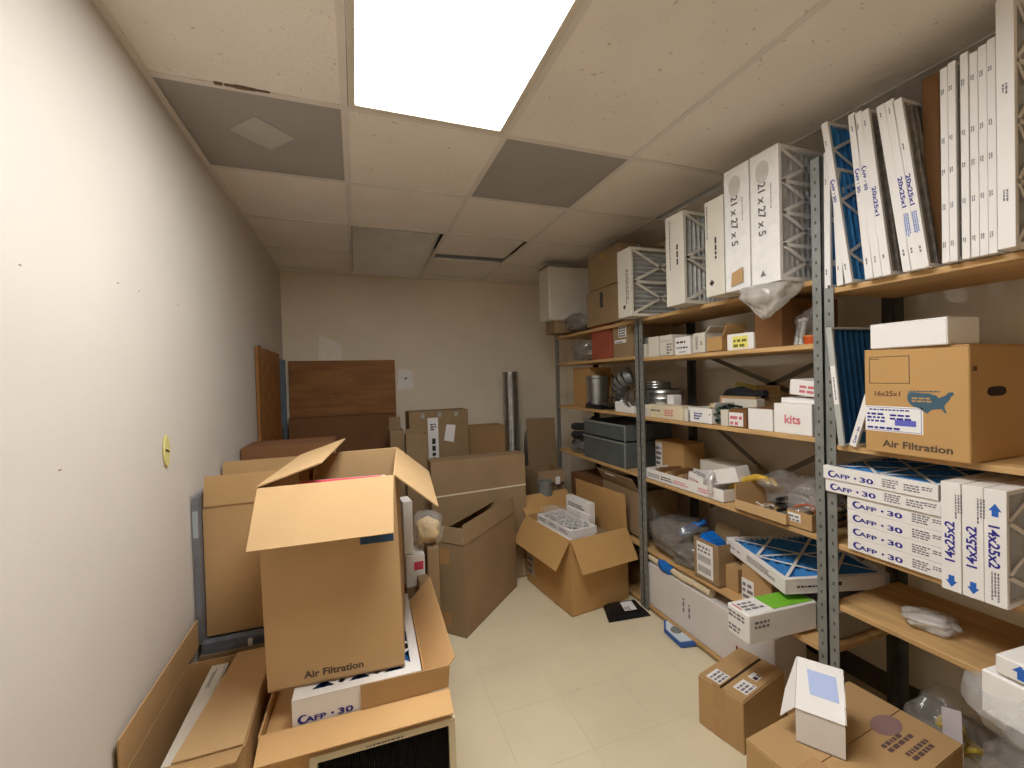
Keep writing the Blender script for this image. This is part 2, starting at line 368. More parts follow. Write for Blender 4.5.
# switch plate, marks and papers on the walls
p = atX(165, 451, XL)
t = thing('wall_plate', 'yellowed blank cover plate on the plain white side wall', 'wall plate', (XL+.001, p.y, p.z))
b = MB(); b.poly([(0, .022*math.cos(a)*(1 if abs(math.cos(a)) > .3 else 1), .052*math.sin(a)) for a in [2*pi*i/20 for i in range(20)]], .006, (1, 0, 0)).build('plate', mat('yellowed', (206, 198, 130), .6), t, bevel=.001)
MB().bar((.0068, .012, -.004), (.0068, -.016, .006), .004, .001, (1, 0, 0)).bar((.0068, -.016, .006), (.0068, -.018, .001), .004, .001, (1, 0, 0)).build('pen_mark', DKINK, t)
sc = MB(); rnd = random.Random(4)
for q in ((118, 283), (139, 291), (178, 305), (195, 327), (20, 265), (60, 470)):
    p = atX(*q, XL); l = rnd.uniform(.003, .007); sc.box(XL, XL+.0008, p.y-l, p.y+l, p.z-.0015, p.z+.0015)
wall('wall_scuffs', sc, mat('scuff', (150, 138, 118), .8))
p = atY(406, 378, YB)
o = MB().slab((-.08, 0, -.11), (.07, 0, -.105), (.06, 0, .07), (-.07, 0, .09), .002).build('paper_sheet', mat('grubby_paper', (250, 248, 244), .8), None); place(o, (p.x, YB-.003, p.z)); tag(o, 'pale paper sheet taped to the back wall beside the plywood', 'paper')
MB().box(-.012, .012, -.0042, -.003, -.008, .004).box(-.02, -.006, -.0042, -.003, -.012, -.006).build('printed_mark', DKINK, o)
p = atY(330, 345, YB)
wall('wall_patch', MB().slab((p.x-.11, YB-.001, p.z-.22), (p.x+.1, YB-.001, p.z-.22), (p.x+.1, YB-.001, p.z+.0), (p.x-.09, YB-.001, p.z+.1), .0008), mat('patch_paint', (250, 244, 234), .8))
# ================================================================ shelving units
SX, DEP = 1.65, .40
ZT, ZA, ZB_, ZC, ZD, ZE = 1.80, 1.557, 1.196, .818, .385, .035
FLG = .036
def angle_post(t, x, y, sx, sy, h, m):
    """slotted angle: one flange facing the aisle, one along the side"""
    b = MB(); f = FLG; k = .003
    y0, y1 = sorted((y, y+sy*f)); x0, x1 = sorted((x, x+sx*f))
    b.box(min(x, x+sx*k), max(x, x+sx*k), y0, y1, 0, h); b.box(x0, x1, min(y, y+sy*k), max(y, y+sy*k), 0, h)
    nf = len(b.f)
    if sx > 0:
        for i in range(int(h/.05)):
            z = .06+i*.05; c = y+sy*.02
            b.box(x-.0006, x+.0004, c-.0035, c+.0035, z-.006, z+.006)
    po = b.build('post', m, t); po.data.materials.append(STEELD)
    for p in list(po.data.polygons)[nf:]: p.material_index = 1
    return po
def rack(label, y0, y1, levels, hpost, brace=None, name='shelving_unit'):
    t = thing(name, label, 'shelving unit', (SX, y0, 0)); w = y1-y0
    for x, sx in ((0, 1), (DEP, -1)):
        for y, sy in ((0, 1), (w, -1)): angle_post(t, x-.006 if x == 0 else x+.004, y, sx, sy, hpost, STEEL if x == 0 else STEELD)
    for z in levels:
        MB().box(.002, DEP-.002, .004, w-.004, z-.02, z).build('shelf_board', WOOD, t, bevel=.002)
    for (a, b_) in brace or []:
        MB().bar((DEP+.006, a[0], a[1]), (DEP+.006, b_[0], b_[1]), .025, .003, (-1, 0, 0)).build('brace', mat('brace_steel', (120, 112, 100), .6, .2), t)
    return t
rack('middle grey steel shelving unit of small parts boxes, between the two visible doubled posts', 1.106, 2.214, [ZT, ZA, ZB_, ZC, ZD, ZE], 2.25,
     [((.12, .62), (.98, 1.16)), ((.98, .62), (.12, 1.16)), ((.06, 1.2), (.98, 1.56)), ((.98, 1.2), (.2, 1.53))])
rack('far grey steel shelving unit against the back wall holding ductwork', 2.217, 3.39, [ZT, ZA+.015, ZB_+.01, ZC+.01, ZD, ZE], 1.86, [((.1, .9), (1.0, 1.5))])
rack('near steel shelving unit with filters on every shelf', .0, 1.102, [1.755, 1.18, .812, .585], 1.757, [])
def boxdim(px0, px1, pyt, z, x, pyb=None):
    """a box front facing the aisle: left and right edge pixels, top pixel, shelf height, front plane"""
    y0, y1 = solveY(px0, x, z+.03), solveY(px1, x, z+.03); h = solveZ(pyt, x, (y0+y1)/2)-z
    return y0, y0-y1, h
def sbox(label, px0, px1, pyt, z, d, x=1.665, m=WHITE2, dz=0, drz=0, **k):
    y0, w, h = boxdim(px0, px1, pyt, z+dz, x)
    return carton(label, (x, y0, z+dz+.0005), (w, d, max(.015, h)), -pi/2+drz, m, **k)
# ================================================================ middle and far units: top level
ZV, YV = Vector((0, 0, 1)), Vector((0, 1, 0))
def edge_size(o, s, z, y, size, down=True, m=DKINK, width=None):
    r, u = (-ZV, -YV) if down else (ZV, YV)
    return text(o, s, (0, y, z), r, u, size, m, width)
FX = 1.53
f = air_filter('thick white filter with crossed card strips over horizontal pleats, farthest on the top shelf', (FX+.0, 2.118, ZT+.002), .42, .405, .135, grid=('x', 1, 2), pleats='h', frame=WHITE2, group=None, bw=.016)
fmarks(f, (0, .05, .28), -ZV, -YV, .22, .03, 2, INK, 3); MB().poly([(0, .07, .045), (0, .085, .06), (0, .07, .075), (0, .055, .06)], .0006, (-1, 0, 0)).build('printed_arrow', DKINK, f)
f = air_filter('thick white filter showing vertical pleats, second from the far end of the top shelf', (FX, 1.688, ZT+.002), .48, .455, .128, grid=('x', 1, 2), frame=WHITE2, bw=.014)
fmarks(f, (0, .05, .30), -ZV, -YV, .12, .02, 1, DKINK, 5); fmarks(f, (0, .1, .43), -ZV, -YV, .3, .012, 1, INK, 6)
f = air_filter('thick plain white filter edge beside the wrapped pair on the top shelf', (FX, 1.445, ZT+.002), .56, .432, .105, grid=('x', 2, 3), frame=WHITE2)
fmarks(f, (0, .05, .26), -ZV, -YV, .11, .018, 1, DKINK, 8); fmarks(f, (0, .095, .41), -ZV, -YV, .16, .01, 1, INK, 9)
MB().poly([(0, .07, .045), (0, .085, .06), (0, .07, .075), (0, .055, .06)], .0006, (-1, 0, 0)).build('printed_arrow', DKINK, f)
def wrap(o, w, t, h, seed, sag):
    """loose clear film around a filter, drooping below its front corner"""
    b = MB(); nx, nz = 16, 14; rnd = lambda p: noise.noise(Vector(p)*9+Vector((seed, 0, 0)))
    def pt(x, y, z, n): p = Vector((x, y, z)); return p+Vector(n)*(.004+.004*rnd(p)+.003*abs(rnd(p*2.7)))
    def grid(fn, a, c):
        o_ = len(b.v); b.v += [fn(i/a, j/c) for j in range(c+1) for i in range(a+1)]
        b.f += [(o_+j*(a+1)+i, o_+j*(a+1)+i+1, o_+(j+1)*(a+1)+i+1, o_+(j+1)*(a+1)+i) for j in range(c) for i in range(a)]
    grid(lambda u, v: pt(u*w, 0, v*h, (0, -1, 0)), nx, nz); grid(lambda u, v: pt(0, u*t, v*h, (-1, 0, 0)), 5, nz); grid(lambda u, v: pt(u*w, u*0+t*v, h, (0, 0, 1)), nx, 4)
    b.build('plastic_wrap', FILMC, o, smooth='all')
    if sag:
        s = blob((.19, .26, .15), seed, .3, 4, False); s.v = [v+Vector((.03, .075, -.138)) for v in s.v]
        for v in s.v:
            if v.z > -.004: v.z = -.004
            k = min(1, max(0, (-v.z)/.135)); v.x = v.x*(1-.75*k)-.0*k; v.y = .07+(v.y-.07)*(1-.85*k)
            if v.x > .11: v.x = .11
        s.build('sagging_film', FILMW, o, smooth='all')
for y, s, lab, sag, sd in ((1.314, 2.325, 'white filter printed with its size, farther of the two in loose plastic', False, 2), (1.183, 2.325, 'white filter printed with its size, nearer of the two in loose plastic, bag drooping below', True, 5)):
    f = air_filter(lab, (FX, y, ZT+.002), .56, .518, .124, grid=('x', 2, 4), frame=WHITE, bw=.014, group=None)
    edge_size(f, '21 x 27 x 5', .40, .088, .045, True, DKINK, .21); fmarks(f, (0, .035, .38), -ZV, -YV, .1, .008, 1, INK, 3)
    MB().poly([(0, .085, .03), (0, .06, .03), (0, .0725, .055)], .0006, (-1, 0, 0)).build('printed_arrow', DKINK, f)
    if sag is False: MB().slab((-.0065, .09, .02), (-.0065, .03, .03), (-.0065, .03, .09), (-.0065, .085, .075), .001).build('torn_patch', CARD, f)
    MB().poly([(-.0006, .07+.03*math.cos(a), .44+.045*math.sin(a)) for a in [2*pi*i/14 for i in range(14)]], .0005, (-1, 0, 0)).build('hand_hole', mat('hole_shade', (196, 192, 184), .7), f)
    wrap(f, .56, .124, .518, sd, sag)
# far unit top
carton('upper plain brown carton on the far unit under the ceiling', (1.67, 2.84, 2.083), (.42, .36, .25), -pi/2, CARD3, tape=[('F', .17, .2, .05, .05)])
c = carton('lower brown carton with a dark square label on the far unit', (1.66, 2.86, ZT+.02), (.45, .38, .255), -pi/2, CARD3)
sticker(c, 'F', .19, .12, .04, .11, 0, mat('dark_label', (62, 62, 64), .6), name='dark_label')
t = thing('foam_panel', 'white foam box end standing on top of the far unit by the ceiling', 'box', (1.52, 3.22, ZT+.125), 0)
MB().box(0, .42, .0, .21, 0, .45).build('box_body', WHITE2, t, bevel=.01); MB().box(-.004, .42, -.003, .213, .451, .458).build('lid', mat('grey_lid', (150, 144, 134), .8), t)
bag('crumpled clear bag slumped in front of the white foam box on the far unit', (1.72, 3.02, ZT+.017), (.24, .36, .13), 0, 4, FILMG, .35)
carton('flat brown carton under the white foam box on the far unit', (1.56, 3.385, ZT+.017), (.17, .45, .105), -pi/2, CARD3)
# ---------------------------------------------------------------- second level (z about 1.56)
zA = ZA; zAf = ZA+.015
sbox('small grey packet box behind the front post on the second shelf', 640, 650, 338, zA, .12, 1.70, mat('grey_card', (150, 146, 142), .7), bev=.001)
c = sbox('low white card box at the far end of the second shelf', 637.5, 646, 344.5, zA, .08, 1.662, WHITE2)
c = sbox('tall blank white box, first upright one on the second shelf', 648.5, 658.5, 337, zA, .16, 1.662, WHITE2)
c = sbox('white box with a cut away front and grey print on the second shelf', 660, 672.5, 335.5, zA, .16, 1.662, WHITE2, open=True, wall=.003, flaps={'F': (.03, -80)}); d = DIM[c.name]; cmarks(c, 'F', d[0]*.55, d[2]*.1, d[0]*.4, d[2]*.55, 4, INK, 2)
c = sbox('squarish white box with dark printed lines on the second shelf', 675, 690, 337, zA, .15, 1.662, WHITE); d = DIM[c.name]; cmarks(c, 'F', d[0]*.12, d[2]*.65, d[0]*.75, d[2]*.2, 1, DKINK, 3); cmarks(c, 'F', d[0]*.12, d[2]*.35, d[0]*.75, d[2]*.15, 1, DKINK, 4); cmarks(c, 'F', d[0]*.3, d[2]*.12, d[0]*.6, d[2]*.1, 1, INK, 5)
c = sbox('tall white carton with bent lid flap beside the small brown box', 693.5, 705, 333, zA, .14, 1.662, WHITE2, open=True, wall=.003, flaps={'R': (.035, 50)}); d = DIM[c.name]; cmarks(c, 'F', d[0]*.2, d[2]*.2, d[0]*.2, d[2]*.65, 9, INK, 6); cmarks(c, 'F', d[0]*.62, d[2]*.4, d[0]*.2, d[2]*.2, 3, DKINK, 7)
sbox('small brown box with its flap sticking up on the second shelf', 707, 722, 337, zA, .14, 1.665, CARDO, open=True, flaps={'R': (.06, 70), 'B': (.05, 80)})
c = sbox('wide white box with a yellow label on the second shelf', 727, 753.5, 333.5, zA, .14, 1.662, WHITE); d = DIM[c.name]
s = sticker(c, 'F', d[0]*.22, d[2]*.12, d[0]*.58, d[2]*.72, 2, mat('yellow_label', (236, 226, 120), .6), mat('olive_ink', (120, 112, 60), .7), 3, 'yellow_label')
y0, w, h = boxdim(755, 789, 296, zA, 1.672)
carton('tall dark brown carton under the filters on the second shelf', (1.672, y0-.0, zA+.0005), (w-.02, .3, .20), -pi/2-.1, CARDD)
b = blob((.16, .09, .15), 9, .3); o = b.build('plastic_pouch', FILM, None, smooth='all'); place(o, (1.76, 1.215, zA+.001)); tag(o, 'clear pouch of fittings at the near end of the second shelf', 'pouch')
t = thing('amber_tub', 'small orange tub of fittings beside the clear pouch on the second shelf', 'tub', (1.70, 1.185, zA)); MB().lathe([(0, 0), (.026, 0), (.03, .03), (.028, .032), (.024, .008), (0, .008)]).build('tub', ORANGE, t, smooth=True)
MB().lathe([(.029, .0302), (.0305, .0302), (.0305, .036), (.0, .036)]).build('lid', mat('amber_lid', (206, 130, 50), .4), t, smooth=True)
for i, (x, yy, a) in enumerate(((1.70, 1.232, .25), (1.715, 1.262, .3))):
    t = thing('tube_package', ('nearer', 'farther')[i]+' slim clear tube package leaning on the second shelf', 'tube', (x, yy, zA+.002), 0, None, (0, a, 0)); MB().lathe([(0, 0), (.011, 0), (.011, .10), (0, .10)], 12).build('tube', FILMW, t, smooth=True); MB().lathe([(0, .1), (.012, .1), (.012, .112), (0, .112)], 12).build('cap', WHITE, t, smooth=True)
# far unit, second level
bag('clear plastic bag of grey parts at the far end of the second shelf', (1.80, 3.0, zAf), (.27, .36, .17), 0, 6, FILMG, .3)
t = thing('grey_fitting', 'grey plastic fittings lump showing inside the far clear bag', 'fitting', (1.82, 2.9, zAf+.005)); MB().lathe([(0, 0), (.05, 0), (.055, .07), (.03, .1), (0, .1)]).build('body', mat('grey_plastic', (90, 94, 98), .5), t, smooth=True)
c = sbox('rusty red carton between the clear bag and a brown box on the far unit', 592, 611, 318, zAf, .28, 1.68, RED)
c = sbox('brown carton with white labels beside the red carton on the far unit', 613.5, 633, 321, zAf, .3, 1.68, CARD3); d = DIM[c.name]
sticker(c, 'F', d[0]*.3, d[2]*.55, d[0]*.4, d[2]*.33, 4, PAPER, DKINK, 6); sticker(c, 'F', d[0]*.08, d[2]*.40, d[0]*.6, d[2]*.09, 1, PAPER, INK, 7, 'label_strip')
# ---------------------------------------------------------------- third level (z about 1.20)
zB = ZB_; zBf = ZB_+.01
sbox('upright brown carton at the far end of the third shelf', 574, 590, 368, zBf, .2, 1.72, CARDO)
t = thing('metal_cylinder', 'upright galvanised metal cylinder standing on the third shelf', 'duct', (1.79, solveY(597.5, 1.79, 1.32), zBf)); MB().lathe([(.085, 0), (.088, .0), (.088, .02), (.085, .022), (.085, .225), (.089, .23), (.089, .25), (.083, .25), (.083, .005), (0, .005)]).build('cylinder_wall', GALV, t, smooth=True); MB().lathe([(0, .2), (.082, .2)]).build('end_cap', GALV, t)
t = thing('black_tray', 'low black tray below the metal cylinder on the third shelf', 'tray', (1.67, 2.93, zBf)); MB().box(0, .16, -.22, 0, 0, .006).box(0, .16, -.006, 0, .006, .035).box(0, .16, -.22, -.214, .006, .035).box(0, .006, -.214, -.006, .006, .035).build('tray', BLACK, t); MB().box(.03, .06, -.015, .02, .036, .045).build('purple_strip', mat('purple_strip', (88, 50, 130), .5), t)
def elbow(label, loc, r, R, rot, m=GALV):
    t = thing('duct_elbow', label, 'duct', loc, 0, None, rot); n = 5; b = MB()
    for i in range(n):
        a0, a1 = pi/2*i/n, pi/2*(i+1)/n
        b.tube([(R*math.cos(a0), R*math.sin(a0), 0), (R*math.cos(a1), R*math.sin(a1), 0)], r, 20, False)
    b.build('elbow_segments', m, t, smooth=True)
    for a in (0, pi/2):
        p = Vector((R*math.cos(a), R*math.sin(a), 0)); d = Vector((-math.sin(a), math.cos(a), 0))*.012; MB().tube([p-d, p+d], r*1.05, 20, False).build('collar', m, t, smooth=True)
    return t
elbow('shiny metal duct elbow nearest the post on the third shelf', (1.80, 2.34, zBf+.10), .062, .10, (0, .3, 1.9))
elbow('dull metal duct elbow behind the shiny one on the third shelf', (1.90, 2.62, zBf+.18), .06, .10, (.7, .3, 2.4), STEEL)
elbow('small metal duct elbow lying low on the third shelf', (1.74, 2.56, zBf+.05), .042, .075, (.2, 0, .8))
t = thing('white_cup', 'white paper cup sized tub on the third shelf of the far unit', 'tub', (1.70, 2.475, zBf)); MB().lathe([(0, 0), (.03, 0), (.034, .065), (.031, .065), (.028, .006), (0, .006)]).build('tub', WHITE2, t, smooth=True); MB().lathe([(.0345, .058), (.0365, .058), (.0365, .068), (0, .068)]).build('rim', WHITE, t, smooth=True)
sbox('flat white box in front of the duct elbows on the third shelf', 615, 634, 402, zBf, .1, 1.664, WHITE)
for nm, lab, x, y, r, h, z in (('duct_collar', 'wide round metal duct pan on the third shelf behind the post', 1.86, solveY(663, 1.86, 1.3), .12, .115, zB+.046), ('duct_collar', 'smaller round metal ring stacked on the wide duct pan', 1.85, solveY(656, 1.85, 1.37), .092, .05, zB+.163)):
    t = thing(nm, lab, 'duct', (x, y, z), 0); pr = [(0, 0), (r, 0)]
    for i in range(3): zz = h*(i+.5)/3; pr += [(r, zz-.006), (r+.003, zz), (r, zz+.006)]
    MB().lathe(pr+[(r, h), (r-.004, h), (r-.004, .004), (0, .004)], 36).build('ring_wall', GALV, t, smooth=True); MB().box(-r-.004, -r+.002, -.01, .01, .005, h-.004).build('seam', STEEL, t)
carton('long low brown tray at the back of the third shelf below the round ducts', (1.73, 2.19, zB+.0005), (.40, .26, .044), -pi/2, CARD3)
c = sbox('small square white box beside the post on the third shelf', 641, 648.5, 404.5, zB, .1, 1.662, WHITE2)
c = sbox('long low cream box with red print on the third shelf', 649.5, 683, 405.5, zB, .09, 1.662, CREAM); d = DIM[c.name]; cmarks(c, 'F', d[0]*.05, d[2]*.5, d[0]*.3, d[2]*.25, 1, INK, 2); cmarks(c, 'F', d[0]*.48, d[2]*.25, d[0]*.3, d[2]*.5, 3, REDINK, 3)
sbox('narrow pale box at the end of the long cream box on the third shelf', 684, 690, 409, zB, .09, 1.662, WHITE2)
c = carton('open brown carton standing behind the low cream box on the third shelf', (1.83, min(1.775, solveY(675, 1.83, zB+.1)), zB+.0005), (.22, .17, .135), -pi/2, CARD, open=True, flaps={'B': (.05, 85)})
c = carton('small brown box with a white label stub behind the low cream box', (1.757, 1.775, zB+.0005), (.075, .05, .098), -pi/2, CARD2)
sbox('little white carton end beside the small brown box on the third shelf', 667, 673.5, 395, zB+.045, .06, 1.757, WHITE, )
o = MB().slab((0, 0, 0), (.12, -.02, 0), (.16, -.14, .11), (.02, -.05, .15), .002).build('yellow_paper', mat('yellow_paper', (226, 214, 130), .7), None); place(o, (1.90, 1.80, zB+.06)); tag(o, 'crumpled yellow paper poking up behind the brown carton', 'paper')
c = sbox('white open tray holding dark green parts on the third shelf', 688.5, 712, 408, zB, .16, 1.662, WHITE, open=True, wall=.003, flaps={'R': (.03, 70)}); d = DIM[c.name]; cmarks(c, 'F', d[0]*.25, d[2]*.25, d[0]*.35, d[2]*.5, 3, NAVY, 9)
rnd = random.Random(12)
for i in range(7):
    pts = [Vector((1.69+rnd.uniform(0, .1), 1.66+rnd.uniform(-.08, .04), zB+.012+.012*i))+Vector((.03*math.cos(a+i), .03*math.sin(a*1.3+i), .012*math.sin(2*a)))*1 for a in [pi*1.6*k/9 for k in range(10)]]
    o = MB().tube(pts, .006, 8).build('wire_loop', mat('green_wire', (62, 88, 74), .6) if i % 2 else BLACK, None, smooth=True); tag(o, 'dark wire part heaped in the white tray on the third shelf', 'wire', 'wire parts in the white tray')
o = MB().tube([(1.68, 1.70, zB+.05), (1.69, 1.72, zB+.075), (1.70, 1.685, zB+.09), (1.69, 1.665, zB+.06)], .009, 8).build('rolled_strap', mat('tan_strap', (196, 178, 138), .7), None, smooth=True); tag(o, 'tan looped strap in the white tray on the third shelf', 'strap')
b = MB(); ps = [tuple(atX(q[0], q[1], 1.88)) for q in ((722, 402), (731, 397), (742, 395), (755, 397), (766, 393))]
o = b.tube([p for p in ps], [.02, .045, .045, .03, .018], 14).build('black_bag', mat('black_cloth', (26, 24, 28), .8, vary=.2, scale=20, bump=.3), None, smooth=True); tag(o, 'black cloth bag lying at the back of the third shelf', 'bag')
sbox('cream open box behind the red labelled brown topped box', 722, 757, 399, zB, .05, 1.80, WHITE2, open=True, wall=.003)
sbox('narrow white box squeezed beside the red labelled brown topped box', 720.5, 728, 410, zB, .12, 1.663, WHITE2)
c = sbox('brown topped small box with a red lettered label on the third shelf', 729, 746.5, 409.5, zB, .14, 1.662, CARDD); d = DIM[c.name]; s = sticker(c, 'F', d[0]*.02, d[2]*.08, d[0]*.8, d[2]*.74, 2, WHITE, REDINK, 4)
c = sbox('white fronted box with open brown top on the third shelf', 748, 772.5, 409, zB, .15, 1.662, WHITE); d = DIM[c.name]; MB().box(.003, d[0]-.003, .003, d[1]-.003, d[2], d[2]+.002).build('brown_lid', CARDD, c)
y0, w, h = boxdim(774, 812, 404, zB, 1.662)
c = carton('white box hand lettered in red at the near end of the third shelf', (1.662, y0, zB+.0005), (w, .2, h), -pi/2, WHITE); d = DIM[c.name]; ctext(c, 'F', 'kits', d[0]*.3, d[2]*.35, .05, REDINK, d[0]*.42)
carton('thin white box lid under the tilted white box on the third shelf', (1.69, y0-.012, zB+.001+h), (w*.92, .17, .022), -pi/2, WHITE)
c = carton('tilted white box with red scribble resting on the white boxes', (1.675, y0-.06, zB+h+.026), (.125, .15, .062), 0, WHITE, rot=(-.0, .0, -pi/2-.04)); d = DIM[c.name]
c.rotation_euler = (0, .10, -pi/2-.04); c.location.z += .014
cmarks(c, 'F', d[0]*.35, d[2]*.2, d[0]*.6, d[2]*.6, 2, REDINK, 5)
sbox('small dark brown carton behind the tilted white box', 797, 812, 380, zB, .08, 1.95, CARDD, dz=.0)
# ---------------------------------------------------------------- fourth level (z about .82)
zC = ZC; zCf = ZC+.01
pts = []
t = thing('flex_hose', 'coiled dark flexible hose at the far end of the fourth shelf', 'hose', (1.82, 3.16, zCf))
for i in range(60): a = i*.33; pts.append((.11*math.cos(a), .13*math.sin(a), .035+.012*i/3.3))
MB().tube(pts, .03, 12).build('hose', mat('dark_hose', (52, 54, 56), .5, .2, vary=.2, scale=30), t, smooth=True); MB().lathe([(.03, .245), (.036, .245), (.036, .275), (.028, .275), (.028, .245)], c=(.09, -.08, -.02)).build('cuff', BLACK, t, smooth=True)
bag('grey wrapped parts bag below the hose on the fourth shelf', (1.72, 3.10, zCf), (.12, .2, .1), 0, 11, FILMG, .3)
for lab, z0, z1, x0, dd in (('lower grey metal bin with drawer front on the fourth shelf', zCf, 1.005, 1.665, .36), ('upper grey metal bin resting on the lower bin', 1.008, 1.122, 1.668, .38)):
    t = thing('metal_bin', lab, 'bin', (x0, 2.958, z0+.001), -pi/2); w, h = .548, z1-z0-.004
    MB().box(0, w, .0, .004, 0, h).box(0, w, dd-.004, dd, 0, h).box(0, .004, .004, dd-.004, 0, h).box(w-.004, w, .004, dd-.004, 0, h).box(0, w, 0, dd, 0, .004).build('bin_body', BIN, t)
    MB().box(-.003, w+.003, -.006, 0, h-.012, h).box(w-.008, w+.003, -.006, 0, .0, h-.012).build('front_lip', mat('bin_edge', (150, 156, 152), .4, .3), t); MB().box(.012, w-.012, .012, dd-.012, h-.035, h-.03).build('inner_lid', STEELD, t)
c = sbox('brown carton with a striped white end label beside the grey bin on the fourth shelf', 656, 684, 442, zC, .16, 1.83, CARDO, dz=.0); d = DIM[c.name]; sticker(c, 'F', 0, d[2]*.02, d[0]*.25, d[2]*.92, 5, WHITE, INK, 3, 'striped_label')
c = carton('plain white box at the back of the fourth shelf', (1.86, solveY(700, 1.86, zC+.1), zC+.0005), (.25, .15, .135), -pi/2, WHITE2); MB().poly([(.12+.006*math.cos(a), -.0006, .075+.006*math.sin(a)) for a in [2*pi*i/10 for i in range(10)]], .0006, (0, -1, 0)).build('finger_hole', DKINK, c)
y0 = solveY(645.5, 1.663, zC+.04); y1 = solveY(723.5, 1.663, zC+.03)
c = carton('long low white open tray of fittings with pink print on the fourth shelf', (1.663, y0, zC+.0005), (y0-y1, .24, .062), -pi/2, WHITE, open=True, wall=.003, name='card_tray', cat='tray'); d = DIM[c.name]
for u, mm, sd in ((.05, INK, 1), (.24, DKINK, 2), (.42, REDINK, 3), (.72, REDINK, 4)): cmarks(c, 'F', d[0]*u, d[2]*.3, d[0]*.18, d[2]*.4, 2, mm, sd)
rnd = random.Random(3)
for i in range(7):
    y = y0-.05-i*.038; hh = rnd.uniform(.05, .085)
    t = carton('small brown parts packet standing in the long white tray', (1.68+rnd.uniform(0, .03), y, zC+.006), (.032, .13, hh), -pi/2+rnd.uniform(-.15, .15), (CARD3, CARDD, CARD)[i % 3], group='brown packets in the long white tray', rot=None, name='parts_packet', cat='packet')
t = thing('rag_bundle', 'dark red brown cloth bundle inside the long white tray', 'cloth', (1.75, y0-.335, zC+.006)); blob((.12, .1, .07), 21, .3).build('cloth', mat('brown_cloth', (110, 74, 62), .9, vary=.2, scale=20), t, smooth='all')
c = carton('white box with pink print tilted in the long white tray', (1.688, solveY(688, 1.69, zC+.09), zC+.048), (.12, .14, .055), 0, WHITE, rot=(.0, .12, -pi/2-.1)); d = DIM[c.name]; cmarks(c, 'F', d[0]*.1, d[2]*.1, d[0]*.8, d[2]*.5, 2, REDINK, 4); cmarks(c, 'T', d[0]*.1, d[1]*.1, d[0]*.8, d[1]*.3, 2, INK, 5)
c = carton('tilted blank white box with small printed end in the long white tray', (1.682, solveY(712, 1.682, zC+.08), zC+.066), (.155, .1, .072), 0, WHITE, rot=(.0, -.30, -pi/2+.12)); d = DIM[c.name]; cmarks(c, 'F', d[0]*.05, d[2]*.15, d[0]*.2, d[2]*.7, 5, INK, 7)
o = MB().tube([(1.69, 1.685, zC+.13), (1.66, 1.68, zC+.10), (1.652, 1.675, zC+.05), (1.652, 1.672, zC+.03)], .013, 8).build('white_glove', FILMW, None, smooth=True); tag(o, 'crumpled white plastic strip hanging over the long white tray', 'plastic strip')
pts = [atX(*q, 1.74) for q in ((729, 488), (737, 484), (748, 479), (757, 477), (766, 479), (770, 484))]
o = MB().tube(pts, [.008, .014, .016, .015, .013, .006], 10).build('yellow_glove', YELLOW, None, smooth=True); tag(o, 'yellow work glove lying over the brown tray on the fourth shelf', 'glove')
o = MB().tube([p+Vector((.03, -.01, -.01)) for p in pts[2:]], [.01, .012, .012, .008], 8).build('glove_cuff', YELLOW, o, smooth=True)
y0 = solveY(735, 1.635, zC+.03); y1 = solveY(786, 1.635, zC+.02)
c = carton('shallow brown open tray of wires and wrapped parts on the fourth shelf', (1.635, y0, zC+.0005), (y0-y1, .36, .048), -pi/2, CARD2, open=True, name='card_tray', cat='tray')
MB().box(.0, .004, .0, .36, .048, .12).build('raised_end', CARD2, c)
bag('large crumpled clear bag of parts in the shallow brown tray', (1.85, 1.36, zC+.008), (.26, .27, .17), 0, 14, FILM, .35)
bag('second clear bag nearer the post in the shallow brown tray', (1.80, 1.24, zC+.008), (.24, .14, .15), 0, 17, FILM, .35)
for i, (x, y) in enumerate(((1.74, 1.33), (1.82, 1.20), (1.86, 1.38))):
    pts = [Vector((x+(.045+.008*math.sin(k*.9))*math.cos(k*.45), y+(.045+.006*math.cos(k*.7))*math.sin(k*.45), zC+.018+.0018*k)) for k in range(36)]
    o = MB().tube(pts, .006, 7).build('cable_coil', BLACK, None, smooth=True); tag(o, 'coiled black cable under the clear bags in the shallow brown tray', 'cable', 'black cable coils in the brown tray')
o = bag('dark wrapped lump behind the clear bags on the fourth shelf', (1.97, 1.30, zC+.02), (.08, .12, .2), 0, 18, BLACK, .3, 'dark_bundle', 'bundle')
rnd = random.Random(8)
for i in range(9):
    a = rnd.uniform(-.6, .6); y = rnd.uniform(y1+.03, y0-.06); p = Vector((1.66+rnd.uniform(0, .08), y, zC+.014+.004*i)); L_ = rnd.uniform(.04, .09)
    pts = [p+Vector((math.sin(a)*L_*k/5+.008*math.sin(k+i), math.cos(a)*L_*(k/5-.5), .006*math.sin(k*1.5+i))) for k in range(6)]
    o = MB().tube(pts, .0035, 6).build('cut_wire', (BLACK, WHITE2, STEEL)[i % 3], None, smooth=True); tag(o, 'short loose wire piece lying in the shallow brown tray', 'wire', 'loose wires in the brown tray')
y0, w, h = boxdim(787, 812, 512, zC, 1.655)
c = carton('small brown box with a white label against the post on the fourth shelf', (1.655, y0, zC+.0005), (w, .2, h), -pi/2, CARD, open=True, wall=.004); d = DIM[c.name]; sticker(c, 'F', d[0]*.06, d[2]*.35, d[0]*.5, d[2]*.5, 2, PAPER, INK, 4)
for i in range(3):
    o = MB().tube([(1.67+.02*i, y0-.02, zC+h+.012), (1.69+.02*i, y0-.06, zC+h+.03-.006*i), (1.71+.02*i, y0-.11, zC+h*.6)], .003, 6).build('orange_wire', ORANGE, None, smooth=True); tag(o, 'orange wire strand poking out of the small brown box', 'wire', 'orange wires in the small brown box')
